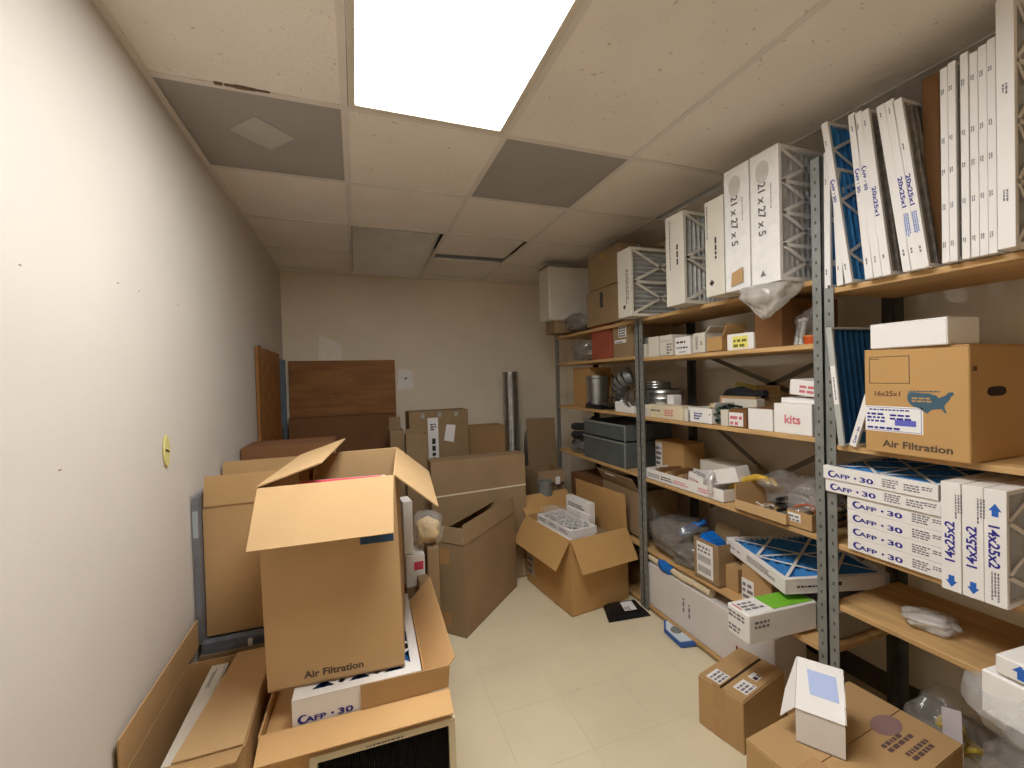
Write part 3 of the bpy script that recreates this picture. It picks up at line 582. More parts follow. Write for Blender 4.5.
# ---------------------------------------------------------------- fifth level (z about .385)
zD = ZD
bag('large grey plastic bag slumped at the far end of the fifth shelf', (1.78, 2.03, zD), (.30, .36, .23), .1, 22, FILMG, .24)
bag('loose clear plastic in front of the grey bag on the fifth shelf', (1.715, 1.90, zD), (.13, .16, .12), .2, 24, FILMG, .3)
t = thing('spray_bottle', 'bright blue bottle lying against the grey bag on the fifth shelf', 'bottle', atX(681, 534, 1.73), 0, None, (0, .95, -.9)); MB().lathe([(0, 0), (.024, 0), (.026, .02), (.026, .1), (.012, .125), (.012, .14), (0, .14)], 16).build('bottle', BLUEP, t, smooth=True); MB().lathe([(0, .14), (.015, .14), (.015, .165), (0, .165)], 16).build('cap', BLUEP, t, smooth=True)
c = sbox('brown carton with a white barcode label on the fifth shelf', 694.5, 719, 541, zD, .14, 1.655, CARD3, open=True, flaps={'B': (.06, 80)}); d = DIM[c.name]
s = sticker(c, 'F', d[0]*.12, d[2]*.1, d[0]*.66, d[2]*.82, 0, PAPER); p, r, u = on('F', d, d[0]*.17, d[2]*.18, .0008); mb = MB()
for (v0, n_, hh) in ((.0, 14, .16), (.27, 14, .16)):
    for i in range(n_): q = p+r*(d[0]*.54*i/n_)+u*(d[2]*v0); mb.slab(q, q+r*d[0]*.02, q+r*d[0]*.02+u*d[2]*hh, q+u*d[2]*hh, .0004)
marks(mb, p+u*d[2]*.5, r, u, d[0]*.5, d[2]*.2, 2, 4); mb.build('printed_bars', INK, s)
o = MB().add([(0, 0, 0), (.11, .0, .01), (.13, -.09, .0), (.0, -.11, .0), (.02, -.02, .06), (.1, -.015, .065), (.11, -.08, .03), (.01, -.09, .04)], [(0, 3, 2, 1), (4, 5, 6, 7), (0, 1, 5, 4), (1, 2, 6, 5), (2, 3, 7, 6), (3, 0, 4, 7)]).build('blue_pouch', BLUEP, None, bevel=.008, seg=2); place(o, (1.66, 1.79, zD+d[2]*.82)); tag(o, 'blue and white pouch in the barcode labelled carton', 'pouch')
MB().slab((-.002, -.02, .012), (-.002, -.09, .008), (.006, -.085, .03), (.012, -.03, .034), .001).build('white_panel', WHITE, o)
c = sbox('little brown box between the labelled cartons on the fifth shelf', 721, 738, 566, zD, .1, 1.70, CARD)
c = sbox('brown carton with a white label propping up the blue filter', 742, 772, 571, zD, .2, 1.69, CARD, dz=0); d = DIM[c.name]; sticker(c, 'F', 0, .0, d[0]*.42, d[2]*.62, 3, PAPER, INK, 5)
ht = d[2]
f = air_filter('blue filter lying flat and jutting over the aisle from the fifth shelf', (1.614, 1.252, zD+ht+.062), .46, .435, .062, rot=(-pi/2+.03, 0, -.30), media=FBLUE, grid=('x', 2, 2), frame=WHITE, lip=.02, bw=.012)
brand_print(f, (0, .036, .40), -ZV, -YV, .085); fmarks(f, (0, .04, .26), -ZV, -YV, .2, .03, 4, INK, 4); fmarks(f, (.05, .036, 0), (1, 0, 0), -YV, .12, .012, 1, DKINK, 3)
f2 = MB().poly([(.22, .036, -.0), (.24, .036, 0), (.24, .02, 0), (.22, .02, 0)], .0006, (0, 0, -1)).build('printed_arrow', DKINK, f)
t = carton('white wrapped package with a green panel jutting from the fifth shelf', (1.392, 1.234, zD+.012), (.345, .11, .122), -.07, WHITE, flaps={}, bev=.006, name='wrapped_package', cat='package'); d = DIM[t.name]
panel(MB(), (.13, .006, d[2]-.003), (1, 0, 0), (0, 1, 0), .20, .094, .0012).build('green_panel', GREEN, t)
cmarks(t, 'L', .01, .075, .08, .03, 2, INK, 2); cmarks(t, 'L', .01, .02, .06, .03, 2, INK, 3); cmarks(t, 'F', .03, .06, .07, .035, 2, INK, 4)
p, r, u = on('T', d, .02, .03, -.003); marks(MB(), p, r, u, .09, .06, 3, 5).build('printed_text', INK, t); panel(MB(), (.01, .04, d[2]-.003), (0, 1, 0), (-1, 0, 0), .05, .006, .0012).build('red_line', REDINK, t)
b = MB().box(0, .30, 0, .2, 0, .11).build('box_body', mat('dull_white', (170, 166, 158), .7), None, bevel=.003); tag(place(b, (1.745, 1.14, zD+.001)), 'dull white carton seen past the post on the fifth shelf', 'box')
# ---------------------------------------------------------------- bottom shelf
zE = ZE
c = carton('long white carton standing along the bottom shelf', (1.662, 2.205, zE+.001), (.86, .2, .262), -pi/2, mat('grey_white_card', (214, 208, 206), .6, vary=.03), flaps={}, bev=.004); d = DIM[c.name]
for u, vv, hh in ((.37, .1, .1), (.42, .085, .075)): p, r, up = on('F', d, d[0]*u, vv, .0005); marks(MB(), p, up, -r, hh, .022, 1, 3).build('printed_text', INK, c)
MB().slab((.66, -.001, .04), (.69, -.001, .03), (.69, -.001, .10), (.66, -.001, .12), .0008).build('red_mark', mat('dark_red', (130, 40, 40), .6), c)
o = MB().tube([(1.682+.004*math.sin(i), 2.19-i*.06, zE+.29+.004*math.cos(i*2)) for i in range(9)], .024, 10).build('cream_roll', CREAM, None, smooth=True); tag(o, 'long cream foam roll lying on the long white carton', 'foam roll')
o = blob((.05, .10, .085), 31, .2, 3, False).build('blue_packet', BLUEP, None, smooth='all'); place(o, (1.668, 2.03, zE+.255), .2); tag(o, 'bright blue packet tucked over the long white carton', 'packet')
# ================================================================ near unit
zt = 1.757
def lean_filter(label, yb, yt, x, h, media, t=.024, grid=('zig', 1, 6), w=.42, prints=(), fr=WHITE, lip=.012, bw=.012, group=None):
    a = math.atan2(yt-yb, h)
    f = air_filter(label, (x, yb, zt), w, h, t, rot=(-a, 0, 0), media=media, grid=grid, lip=lip, frame=fr, bw=bw, group=group)
    return f
px_at = lambda px, z, x: solveY(px, x, z)
FILMV = film('bag_film', (225, 225, 225), .68, .1)
LF = [ # bottom right px, top right px, media, height, words
 ('thin filter pressed against the post, end of the tilted row on the top shelf', 830.5, 829.5, FBLUE, .50, 1.65),
 ('thin filter half hidden behind the blue faced one on the top shelf', 843, 838, FBLUE, .42, 1.64),
 ('leaning thin filter showing its bright blue face on the top shelf', 852, 827, FBLUE, .598, 1.62),
 ('leaning thin filter first after the blue face on the top shelf', 873, 855, FGREY, .575, 1.62),
 ('leaning thin filter second after the blue face on the top shelf', 882, 861, FGREY, .57, 1.62),
 ('leaning thin filter with grey face turned to the gap in the tilted row', 891, 868, FFUZZ, .565, 1.62),
 ('leaning thin filter first past the gap in the tilted row', 912, 884, FGREY, .555, 1.62),
 ('leaning thin filter second past the gap with blue printed sizes', 920, 893, FGREY, .555, 1.62),
 ('leaning thin filter last of the tilted row with fuzzy grey face', 929, 901, FFUZZ, .545, 1.62)]
for i, (lab, pb, ptp, med, h, x) in enumerate(LF):
    yb = px_at(pb, zt+.01, x); yt = px_at(ptp, zt+h, x)
    f = lean_filter(lab, yb, yt, x, h, med, t=.0235 if i > 2 else .022, w=.40, grid=('zig', 2, 6) if med is FBLUE else (None if med is FFUZZ else ('zig', 2, 7)))
    if i in (2, 3, 4): brand_print(f, (0, .018, .38), -ZV, -YV, .085)
    if i in (5, 7, 8): text(f, '20x25x1', (0, .02, .30), -ZV, -YV, .016, NAVY, .10)
    if i in (7, 8): fmarks(f, (0, .02, .18), -ZV, -YV, .08, .014, 3, BLUEINK, i)
    fmarks(f, (0, .016, .53 if h > .55 else .4), -ZV, -YV, .02, .006, 1, INK, i); fmarks(f, (0, .016, .07), -ZV, -YV, .02, .008, 1, INK, i+3)
RFp = [(949.5, 948), (957.5, 957), (970, 971), (979.5, 980), (988.5, 989.5), (997.5, 998)]
ordn = ('first', 'second', 'third', 'fourth', 'fifth', 'sixth')
for i, (pb, ptp) in enumerate(RFp):
    x = 1.62; yb = px_at(pb, zt+.01, x); yt = px_at(ptp, zt+.56, x)
    f = lean_filter('upright thin white filter, %s after the dark carton on the top shelf' % ordn[i], yb, yb+(yt-yb)*.0+.0, x, .56+.006*(i % 3), FGREY, t=.0168, w=.42, grid=('zig', 2, 6), fr=WHITE)
    for zz in (.06, .17, .27, .36, .5): fmarks(f, (0, .014, zz), -ZV, -YV, .016, .008, 2, INK, i*3+int(zz*10))
yb = px_at(1016, zt+.02, 1.585)
f = air_filter('taller white filter standing in front of the thin upright ones at the photo edge', (1.585, yb, zt+.0), .46, .64, .033, rz=0, media=FGREY, grid=('x', 3, 4), lip=.014)
fmarks(f, (0, .022, .42), -ZV, -YV, .03, .012, 2, INK, 3); fmarks(f, (0, .022, .15), -ZV, -YV, .03, .012, 2, INK, 4)
carton('dark brown carton pushed back between the two rows of top shelf filters', (1.70, px_at(924, zt+.1, 1.70), zt+.001), (px_at(924, zt+.1, 1.70)-px_at(942.5, zt+.1, 1.70)-.004, .33, .60), -pi/2, CARDD)
# second level
z2 = 1.181
f = air_filter('dark blue filter leaning beside the printed air filter carton', (1.63, 1.028, z2), .38, .432, .02, rot=(-.09, 0, 0), media=FDARK, grid=None, lip=.008, frame=mat('grey_card_edge', (176, 178, 172), .7))
MB().slab((-.0002, .018, .15), (-.0002, .002, .15), (-.0002, .002, .29), (-.0002, .018, .29), .0006).build('edge_label', WHITE, f); fmarks(f, (-.001, .012, .25), -ZV, -YV, .1, .007, 1, INK, 3)
f = air_filter('narrow white filter tilted against the printed air filter carton', (1.635, .995, z2), .38, .19, .022, rot=(.28, 0, 0), media=FBLUE, grid=('zig', 2, 3), lip=.012)
brand_print(f, (0, .005, .015), ZV, YV, .06)
ya, w, h = boxdim(865.5, 969.5, 347, z2, 1.595); h = 1.515-z2
c = carton('large printed air filter carton under the plain white box on the near unit', (1.60, .943, z2+.0005), (.262, .50, .336), -pi/2, CARDO, tape=[('T', .106, .0, .05, .5)], bev=.003); d = DIM[c.name]
ctext(c, 'F', 'Air Filtration', .05, .022, .03, mat('grey_brown_ink', (84, 70, 56), .8), .175)
s = sticker(c, 'F', .002, .07, .155, .082, 0, PAPER); mb = MB(); p, r, u = on('F', d, .002, .07, .0008)
for q in ((.004, .003, .147, .0012), (.004, .077, .147, .0012), (.15, .003, .0012, .075)): panel(mb, p+r*q[0]+u*q[1], r, u, q[2], q[3], .0004)
marks(mb, p+r*.012+u*.068, r, u, .12, .008, 1, 3); marks(mb, p+r*.006+u*.03, r, u, .05, .034, 3, 4); marks(mb, p+r*.07+u*.04, r, u, .06, .022, 2, 5); marks(mb, p+r*.006+u*.008, r, u, .12, .012, 1, 6)
mb.build('printed_text', NAVY, s); panel(MB(), p+r*.083+u*.022, r, u, .055, .018, .0005).build('blue_block', mat('periwinkle', (96, 100, 190), .6), s)
o_, r, u = on('F', d, .015, .225, .0002); mb = MB()
for q in ((0, 0, .11, .0018), (0, .085, .11, .0018), (0, 0, .0018, .085), (.108, 0, .0018, .085)): panel(mb, o_+r*q[0]+u*q[1], r, u, q[2], q[3], .0005)
marks(mb, o_+r*.004+u*.078, r, u, .025, .005, 1, 2); mb.build('printed_frame', mat('grey_brown_ink', (84, 70, 56), .8), c)
ctext(c, 'F', '16x25x1', .03, .185, .022, BROWNINK, .07)
usa = [(0, .75), (.03, .95), (.12, .97), (.3, .93), (.5, .92), (.56, .86), (.63, .84), (.68, .72), (.74, .78), (.82, .84), (.88, .98), (.96, 1), (.99, .9), (.92, .78), (.9, .66), (.83, .5), (.79, .4), (.8, .25), (.84, .08), (.8, .06), (.74, .24), (.62, .22), (.52, .18), (.44, 0), (.38, .08), (.28, .22), (.14, .3), (.06, .42), (.01, .58)]
o_, r, u = on('F', d, .118, .135, .0002); mb = MB().poly([o_+r*x*.112+u*y*.066 for x, y in usa], .0006, r.cross(u)); mp = mb.build('printed_map', mat('slate_blue_ink', (62, 92, 108), .7), c)
mb = MB(); marks(mb, o_+r*.012+u*.034-Vector((0, .0006, 0)), r, u, .05, .018, 2, 3); mb.build('printed_text', CARDO, mp); cmarks(c, 'F', .122, .20, .08, .006, 1, mat('slate_blue_ink', (62, 92, 108), .7), 4)
p, r, u = on('R', d, .09, .20, .0003); MB().poly([p+r*(.045+.05*math.copysign(abs(math.cos(a))**.5, math.cos(a)))+u*.014*math.sin(a) for a in [2*pi*i/20 for i in range(20)]], .0006, r.cross(u)).build('hand_hole', mat('hole_dark', (48, 32, 22), .9), c)
p, r, u = on('R', d, .015, .26, .0003); panel(MB(), p, r, u, .02, .014).build('printed_square', BROWNINK, c)
carton('plain white box lying on the printed air filter carton', (1.595, .922, z2+.338), (.20, .15, .080), -pi/2-.04, WHITE, bev=.003)
# third level: stacked and standing two inch filters
z3 = .813
names = ('bottom', 'second from the bottom', 'third from the bottom', 'fourth from the bottom')
for i in range(6):
    up = i > 3; L_ = .336 if up else .282; y1 = 1.098 if up else 1.028; x = 1.632 if up else 1.64
    if i == 5: x = 1.626; y1 = 1.101
    z0 = z3+i*.0482
    f = air_filter(('flat white filter in the shorter stack, %s one on the third shelf' % names[i]) if not up else ('flat white filter laid over the shorter stack, %s' % ('under the blue topped one' if i == 4 else 'topmost and showing its blue face')),
                   (x, y1-L_, z0+.0472), .41, L_, .0472, rot=(-pi/2, 0, 0), media=FBLUE, grid=('x', 2, 2) if i == 5 else None, lip=.014, bw=.01)
    brand_print(f, (0, .037, L_-.018), -ZV, -YV, .15); fmarks(f, (0, .037, L_-.19), -ZV, -YV, .045, .03, 4, INK, i); 
    if up: fmarks(f, (0, .035, L_-.25), -ZV, -YV, .045, .024, 3, INK, i+4)
    fmarks(f, (0, .024, .04), -ZV, -YV, .03, .014, 2, INK, i+7)
SF = [(.7405, .312, 'first standing size marked white filter beside the flat stack', False), (.6945, .316, 'middle one of three standing size marked white filters', False), (.650, .322, 'standing size marked white filter turned arrow up, showing its lattice face', True)]
for y1, h, lab, flip in SF:
    f = air_filter(lab, (1.583, y1-.0445, z3-.03 if False else z3+.0005),   .46, .312, .0435, media=FGREY, grid=('zig', 3, 4), lip=.012, bw=.012)
    if not flip:
        text(f, '14x25x2', (0, .014, .085), ZV, YV, .03, NAVY, .115); ar = .05
        MB().poly([(0, .010, .03), (0, .010, .012), (0, .022, -.0), (0, .034, .012), (0, .034, .03)][:0] or [(0, .028, .045), (0, .028, .03), (0, .034, .03), (0, .0215, .012), (0, .009, .03), (0, .015, .03), (0, .015, .045)], .0006, (-1, 0, 0)).build('printed_arrow', BLUEINK, f)
        fmarks(f, (0, .012, .28), -ZV, -YV, .07, .018, 3, INK, 4); MB().poly([(.02+.012*math.cos(a), .022+.008*math.sin(a), .3003) for a in [2*pi*i/12 for i in range(12)]], .0005, (0, 0, 1)).build('top_spot', DKINK, f)
    else:
        text(f, '14x25x2', (0, .034, .215), -ZV, -YV, .03, NAVY, .115)
        MB().poly([(0, .028, .24), (0, .028, .255), (0, .034, .255), (0, .0215, .275), (0, .009, .255), (0, .015, .255), (0, .015, .24)], .0006, (-1, 0, 0)).build('printed_arrow', BLUEINK, f)
        fmarks(f, (0, .03, .09), -ZV, -YV, .08, .018, 3, INK, 4)
# fourth level
z4 = .586
t = bag('small clear wrapped white packet alone on the near unit low shelf', tuple(atZ(930, 628, z4)), (.11, .13, .05), .5, 41, FILMW, .3, 'plastic_packet', 'packet')
MB().box(-.03, .03, -.035, .035, .006, .03).build('inner_packet', WHITE, t, bevel=.006)
c = carton('white filter carton in a clear bag jutting from the near unit low shelf', (1.45, .603, z4+.001), (.40, .42, .115), -pi/2-.08, WHITE, flaps={}, bev=.004)
b = blob((.50, .52, .30), 44, .22, 4, False)
for v in b.v:
    v.x += .20; v.y += .21; v.z -= .14
    if .0 < v.x and 0 < v.y and v.z < -.0 and v.y > .255: v.z = max(v.z, .0)
b.build('clear_bag', FILMV, c, smooth='all')
s = blob((.46, .30, .24), 46, .25, 4, False)
for v in s.v:
    v.x += .2; v.y += .09; v.z -= .235; 
    if v.y > .235: v.y = .235
s.build('sagging_film', FILMG, c, smooth='all')
c = carton('small white carton with a blue arrow stacked on the bagged filter carton', (1.452, .578, z4+.118), (.34, .3, .05), -pi/2-.08, WHITE, flaps={}, bev=.003)
p, r, u = on('F', DIM[c.name], .03, .008, .0004); MB().poly([p+r*x*.03+u*y*.034 for x, y in ((.3, 0), (.7, 0), (.7, .5), (1, .5), (.5, 1), (0, .5), (.3, .5))], .0006, r.cross(u)).build('printed_arrow', BLUEINK, c)
# ================================================================ floor on the shelf side
c = carton('taped brown carton on the floor below the green topped package', (1.338, 1.216, .001), (.31, .19, .205), .22, CARD, tape=[('L', .065, .12, .05, .085), ('L', .065, .0, .05, .07)], bev=.003, flaps={}); d = DIM[c.name]
MB().box(.004, d[0]-.004, .004, .088, d[2]-.004, d[2]).build('flap', CARD, c); MB().box(.004, d[0]-.004, .098, d[1]-.004, d[2]-.004, d[2]+.001).build('flap', CARD, c); MB().box(.003, d[0]-.003, .088, .098, d[2]-.004, d[2]-.003).build('top_gap', mat('gap_dark', (52, 34, 22), .9), c)
sticker(c, 'T', .015, .103, .075, .06, 3, PAPER, INK, 3, off=.001); sticker(c, 'T', .045, .012, .075, .055, 3, PAPER, INK, 5); s = sticker(c, 'T', .15, .03, .045, .035, 1, PAPER, DKINK, 7, 'small_label')
zb = .33; A, B_, C_ = atZ(745.6, 739, zb), atZ(856, 677, zb), atZ(957, 731, zb)
ang = math.atan2((B_-A).y, (B_-A).x); wv = .55; dv = .30
org = Vector((A.x, A.y, 0))-Vector((-math.sin(ang), math.cos(ang), 0))*dv
BL = (org.x, org.y, .001)
c = carton('big low brown carton with a purple oval print on the floor by the shelves', BL, (wv, dv, zb), ang, CARD, tape=[('T', 0, dv*.44, .12, .04)], bev=.003); d = DIM[c.name]
p, r, u = on('T', d, wv*.79, dv*.46, .0003); n = r.cross(u)
MB().poly([p+r*.058*math.cos(a)+u*.034*math.sin(a) for a in [2*pi*i/24 for i in range(24)]], .0006, n).build('oval_print', mat('mauve_ink', (142, 112, 108), .8), c)
p, r, u = on('T', d, wv*.60, dv*.26, .0003); mb = MB(); marks(mb, p, r, u, .13, .032, 2, 5, .7); mb.build('printed_text', mat('mauve_dark_ink', (98, 74, 72), .8), c); marks(MB(), p+r*.03-u*.045, r, u, .12, .032, 2, 8, .7).build('printed_text', mat('mauve_dark_ink', (98, 74, 72), .8), c)
panel(MB(), *on('R', d, .02, .03), dv*.8, .25, .0008).build('navy_print', mat('navy_print', (24, 34, 76), .6), c)
sticker(c, 'F', .05, .24, .1, .06, 1, mat('slate_label', (96, 100, 130), .6), INK, 2, 'blue_label')
# little white open box on it
q0, q1, q2 = atZ(796, 742, zb), atZ(846, 762, zb), atZ(783, 716, zb); e = (q1-q0); a2 = math.atan2(e.y, e.x); w = e.length
c = carton('small white open box with a pale blue flap print on the big low carton', (q0.x, q0.y, zb+.004), (w, .17, .098), a2, WHITE, open=True, wall=.003, flaps={'R': (.05, 92)}, bev=.001)
lf, lb = Vector((0, -.002, .1005)), Vector((0, .145, .178)); W_ = Vector((w, 0, 0)); nv = W_.cross(lb-lf).normalized()
ld = MB().slab(lf, lf+W_, lb+W_, lb, .003).build('lid', WHITE, c)
MB().slab(lf+Vector((-.001, .004, 0)), lb+Vector((-.001, 0, 0)), Vector((-.030, .075, .098)), Vector((-.040, .012, .050)), .002).build('side_flap', WHITE, ld)
q_ = [lf.lerp(lb, v)+W_*u+nv*.0034 for u, v in ((.30, .34), (.90, .34), (.84, .80), (.22, .80))]
MB().slab(*q_, .0005).build('blue_window', mat('pale_blue', (176, 192, 232), .6), ld)
# plastic and wadding beyond the big carton
o = MB().slab(atX(946, 790, 1.70), atX(966, 800, 1.70), atX(962, 712, 1.76), atX(942, 706, 1.76), .004).build('white_sheet', mat('pinkish_white', (206, 194, 196), .5), None, bevel=.001); tag(o, 'bent white plastic sheet standing behind the big low carton', 'plastic sheet')
bag('clear bag of yellow fittings heaped on the floor by the near unit', (1.83, .84, 0), (.20, .2, .33), .2, 52, FILM, .3)
rnd = random.Random(5)
for i in range(8):
    x, y, z = 1.80+rnd.uniform(-.05, .05), .80+rnd.uniform(-.05, .08), .05+.032*i
    o = MB().tube([(x+.03*math.cos(a), y+.03*math.sin(a), z+.01*math.sin(2*a+i)) for a in [2*pi*k/12 for k in range(12)]], .008, 8).build('yellow_coil', mat('olive_yellow', (198, 172, 70), .6), None, smooth=True); tag(o, 'yellow coiled fitting heaped in the clear floor bag', 'fitting', 'yellow fittings in the clear bag')
bag('clear crumpled bag of yellow wadding at the lower right below the shelf bag', (1.62, .50, 0), (.26, .22, .38), .2, 55, FILM, .35)
for i in range(5):
    a = i*1.2; o = blob((.09, .07, .05), 60+i, .3, 3).build('yellow_wad', mat('olive_yellow', (198, 172, 70), .6), None, smooth='all'); place(o, (1.60+.05*math.cos(a), .50+.04*math.sin(a), .05+.05*i), a); tag(o, 'yellow wad inside the crumpled bag at the lower right', 'wadding', 'yellow wads in the crumpled bag')
# black envelope and small blue and white pack on the floor
pe = [atZ(*q, 0) for q in ((602, 604), (634, 600), (651, 616), (609, 623))]
b = MB().slab(*[Vector((p.x, p.y, .004)) for p in pe], .008); k = sum((p for p in pe), Vector())/4
b = MB(); n_ = 10
g_ = [[pe[0].lerp(pe[1], i/n_).lerp(pe[3].lerp(pe[2], i/n_), j/n_) for i in range(n_+1)] for j in range(n_+1)]
top = [Vector((p.x, p.y, .004+.022*math.sin(pi*i/n_)**.6*math.sin(pi*j/n_)**.6+.004*noise.noise(p*14))) for j, r_ in enumerate(g_) for i, p in enumerate(r_)]; bot = [Vector((p.x, p.y, .001)) for r_ in g_ for p in r_]; N_ = (n_+1)**2
b.add(top+bot, [(j*(n_+1)+i, j*(n_+1)+i+1, (j+1)*(n_+1)+i+1, (j+1)*(n_+1)+i) for j in range(n_) for i in range(n_)]+[(N_+j*(n_+1)+i, N_+(j+1)*(n_+1)+i, N_+(j+1)*(n_+1)+i+1, N_+j*(n_+1)+i+1) for j in range(n_) for i in range(n_)])
o = b.build('mailing_bag', BLACK, None, smooth='all'); tag(o, 'black padded mailing bag with a white label on the floor', 'mailing bag')
lb = [atZ(*q, .03) for q in ((620, 602.5), (631, 600.5), (637, 609), (625, 611))]
MB().slab(*lb, .001).build('address_label', PAPER, o); mb = MB(); u = (lb[0]-lb[3]).normalized(); r = (lb[2]-lb[3]).normalized(); marks(mb, lb[3]+r*.004+u*.004+Vector((0, 0, .001)), r, u, .04, .04, 3, 4).build('printed_text', INK, o.children[0])
pb = [atZ(*q, 0) for q in ((664, 623), (677, 624), (697, 647), (681, 649), (664, 633))]
o = MB().poly([Vector((p.x, p.y, .001)) for p in pb], .022, (0, 0, 1)).build('foil_pack', mat('blue_pack', (54, 96, 160), .4), None, bevel=.005, seg=2); tag(o, 'small blue and white blister pack on the floor by the shelf', 'blister pack')
k = sum((p for p in pb), Vector())/5; MB().poly([Vector(((p.x-k.x)*.82+k.x, (p.y-k.y)*.82+k.y, .0235)) for p in pb], .001, (0, 0, 1)).build('white_front', mat('pack_white', (206, 214, 224), .5), o); MB().lathe([(0, 0), (.03, 0), (.026, .008), (0, .01)], 14, (k.x, k.y, .0247)).build('grey_part', mat('pack_grey', (118, 126, 120), .5), o)
# ================================================================ open carton of filters
OR, OW, OD, OH = Vector((1.181, 2.296, .001)), .445, .56, .465; oz = math.radians(7)
c = carton('open brown carton of small filters in the aisle with wide flaps', OR, (OW, OD, OH), oz, CARDO, open=True, flaps={'F': (.20, -58), 'L': (.195, -57), 'R': (.21, 92), 'B': (.16, 40)}); d = DIM[c.name]
sticker(c, 'L', .02, .06, .09, .16, 3, mat('faded_label', (196, 178, 150), .7), INK, 3)
def inO(x, y, z): return OR+Matrix.Rotation(oz, 3, 'Z') @ Vector((x, y, z))
carton('plain carton packing the bottom of the open filter carton', inO(.02, .02, .007), (OW-.04, OD-.04, .385), oz, CARD3)
for i, lab in enumerate(('lower flat white filter in thin plastic inside the open carton', 'upper flat white filter in thin plastic tilted inside the open carton')):
    f = air_filter(lab, inO(.035+.012*i, .06, .394+.05*(i+1)), .20, .41, .047, rot=(-pi/2, 0, oz), media=FGREY, grid=('x', 2, 4), lip=.02)
    for j in range(3): fmarks(f, (0, .032, .39-.13*j), -ZV, -YV, .10, .024, 2, INK, j+i)
    if i:
        w_ = blob((.20, .40, .05), 71, .3, 4).build('clear_wrap', FILMC, f, smooth='all'); w_.rotation_euler = (pi/2, 0, 0); w_.location = (.10, .0, .205)
for lab, x, y, w, h in (('taller upright printed white filter inside the open carton', .285, .46, .27, .20), ('shorter upright printed card fronted filter inside the open carton', .252, .40, .25, .14)):
    f = air_filter(lab, inO(x, y, .394), w, h, .05 if h > .15 else .02, rz=oz-pi/2, media=FGREY, grid=('x', 2, 1), lip=.016)
    panel(MB(), (.006, -.0005, .006), (1, 0, 0), ZV, w-.012, h-.012, .0006).build('printed_face', WHITE, f); fmarks(f, (.03, -.0012, h-.06), (1, 0, 0), ZV, w*.7, .03, 2, DKINK, 4); fmarks(f, (.03, -.0012, h-.10), (1, 0, 0), ZV, w*.5, .025, 2, INK, 5)
# ================================================================ back of the room
o = MB().box(-.55, .347, 0, .016, 0, 1.655).build('plywood_sheet', PLY, None, bevel=.001); place(o, (0, 4.165, .001)); tag(o, 'sheet of rough plywood leaning flat on the back wall', 'plywood')
o = MB().box(0, .016, 0, .80, 0, 1.70).build('plywood_sheet', PLY, None, bevel=.001); place(o, (XL+.004, 3.07, .001)); tag(o, 'plywood sheet standing on edge along the plain side wall in the corner', 'plywood')
MB().lathe([(0, 0), (.008, 0), (.008, .012), (0, .012)], 10, (.008, .10, 1.70)).build('top_knob', DKINK, o)
t = thing('metal_channel', 'blue grey metal channel standing in the back corner between the plywood sheets', 'metal channel', (XL+.004, 3.90, .001)); MB().box(0, .035, 0, .004, 0, 1.66).box(0, .004, .004, .14, 0, 1.66).box(0, .035, .14, .144, 0, 1.66).build('channel', mat('blue_grey', (104, 118, 128), .5, .3), t); MB().box(.006, .03, -.006, -.001, 1.0, 1.1).build('clip', STEELD, t)
carton('wide flat brown carton in front of the leaning plywood sheet', (-.54, 3.98, .001), (.86, .14, 1.165), 0, mat('cardboard_dark', (128, 88, 56), .85, vary=.05))  # one even dark brown cardboard
# tall cartons at the back, left to right
carton('slim tall carton at the foot of the plywood right edge', (.232, 3.40, .001), (.10, .16, 1.075), 0, CARD3, open=True, flaps={'B': (.09, 88), 'L': (.03, 60)})
carton('short fronted carton between the slim carton and the labelled carton', (.338, 3.28, .001), (.155, .12, 1.05), 0, CARD3, open=True, flaps={'B': (.03, 80)})
c = carton('tall labelled carton against the back wall with two white stickers', (.385, 3.46, .001), (.485, .20, 1.205), .05, CARD3); d = DIM[c.name]
p = atY(436, 423, 3.47)
s = sticker(c, 'F', .145, .75, .085, .40, 0, PAPER, name='white_strip_label'); q = (c.location); pp, r, u = on('F', d, .145, .75, .0009)
mb = MB(); marks(mb, pp+r*.06+u*.03, u, -r, .22, .035, 1, 6, .8); marks(mb, pp+r*.02+u*.30, r, u, .05, .06, 3, 2); mb.build('printed_text', DKINK, s)
MB().slab((.30, -.0008, 1.09), (.275, -.0008, .96), (.355, -.0008, .94), (.375, -.0008, 1.08), .0008).build('tilted_label', PAPER, c)
for i, x in enumerate((.09, .23, .37)): MB().box(x, x+.03, -.001, .0, 1.15, 1.19).build('packing_tape', FILMW, c)
carton('brown carton low against the back wall right of the labelled carton', (.98, 3.92, .001), (.36, .24, 1.0), 0, CARD)
t = thing('metal_pipe', 'tall shiny galvanised duct pipe standing at the back wall', 'duct', (1.41, 3.92, .001), 0, None, (.0, .0, 0)); b = MB(); r = .074
b.lathe([(r-.002, 0), (r, 0), (r, .7), (r+.002, .705), (r, .71), (r, 1.515), (r-.003, 1.515), (r-.003, .002)], 32).build('pipe_wall', GALV, t, smooth=True); MB().tube([(-.03, -r+.002, 0), (-.03, -r+.002, 1.5)], .004, 6).build('seam', GALV, t)
t = thing('pipe_boot', 'bright bent metal duct end beside the tall pipe', 'duct', (1.56, 3.86, .001)); MB().tube([(0, 0, 0), (0, 0, .82), (.01, -.0, .90), (.04, -.02, .97), (.075, -.04, 1.0)], [.045, .045, .045, .045, .045], 16).build('bend', GALV, t, smooth=True); MB().tube([(0, 0, .4), (0, 0, .42)], .049, 16).build('collar', GALV, t, smooth=True)
o = MB().slab((1.47, 3.60, .002), (1.74, 3.56, .002), (1.745, 3.66, 1.07), (1.475, 3.70, 1.075), .006).build('cardboard_sheet', CARD3, None); tag(o, 'worn cardboard sheet leaning beside the far shelf post', 'cardboard sheet')
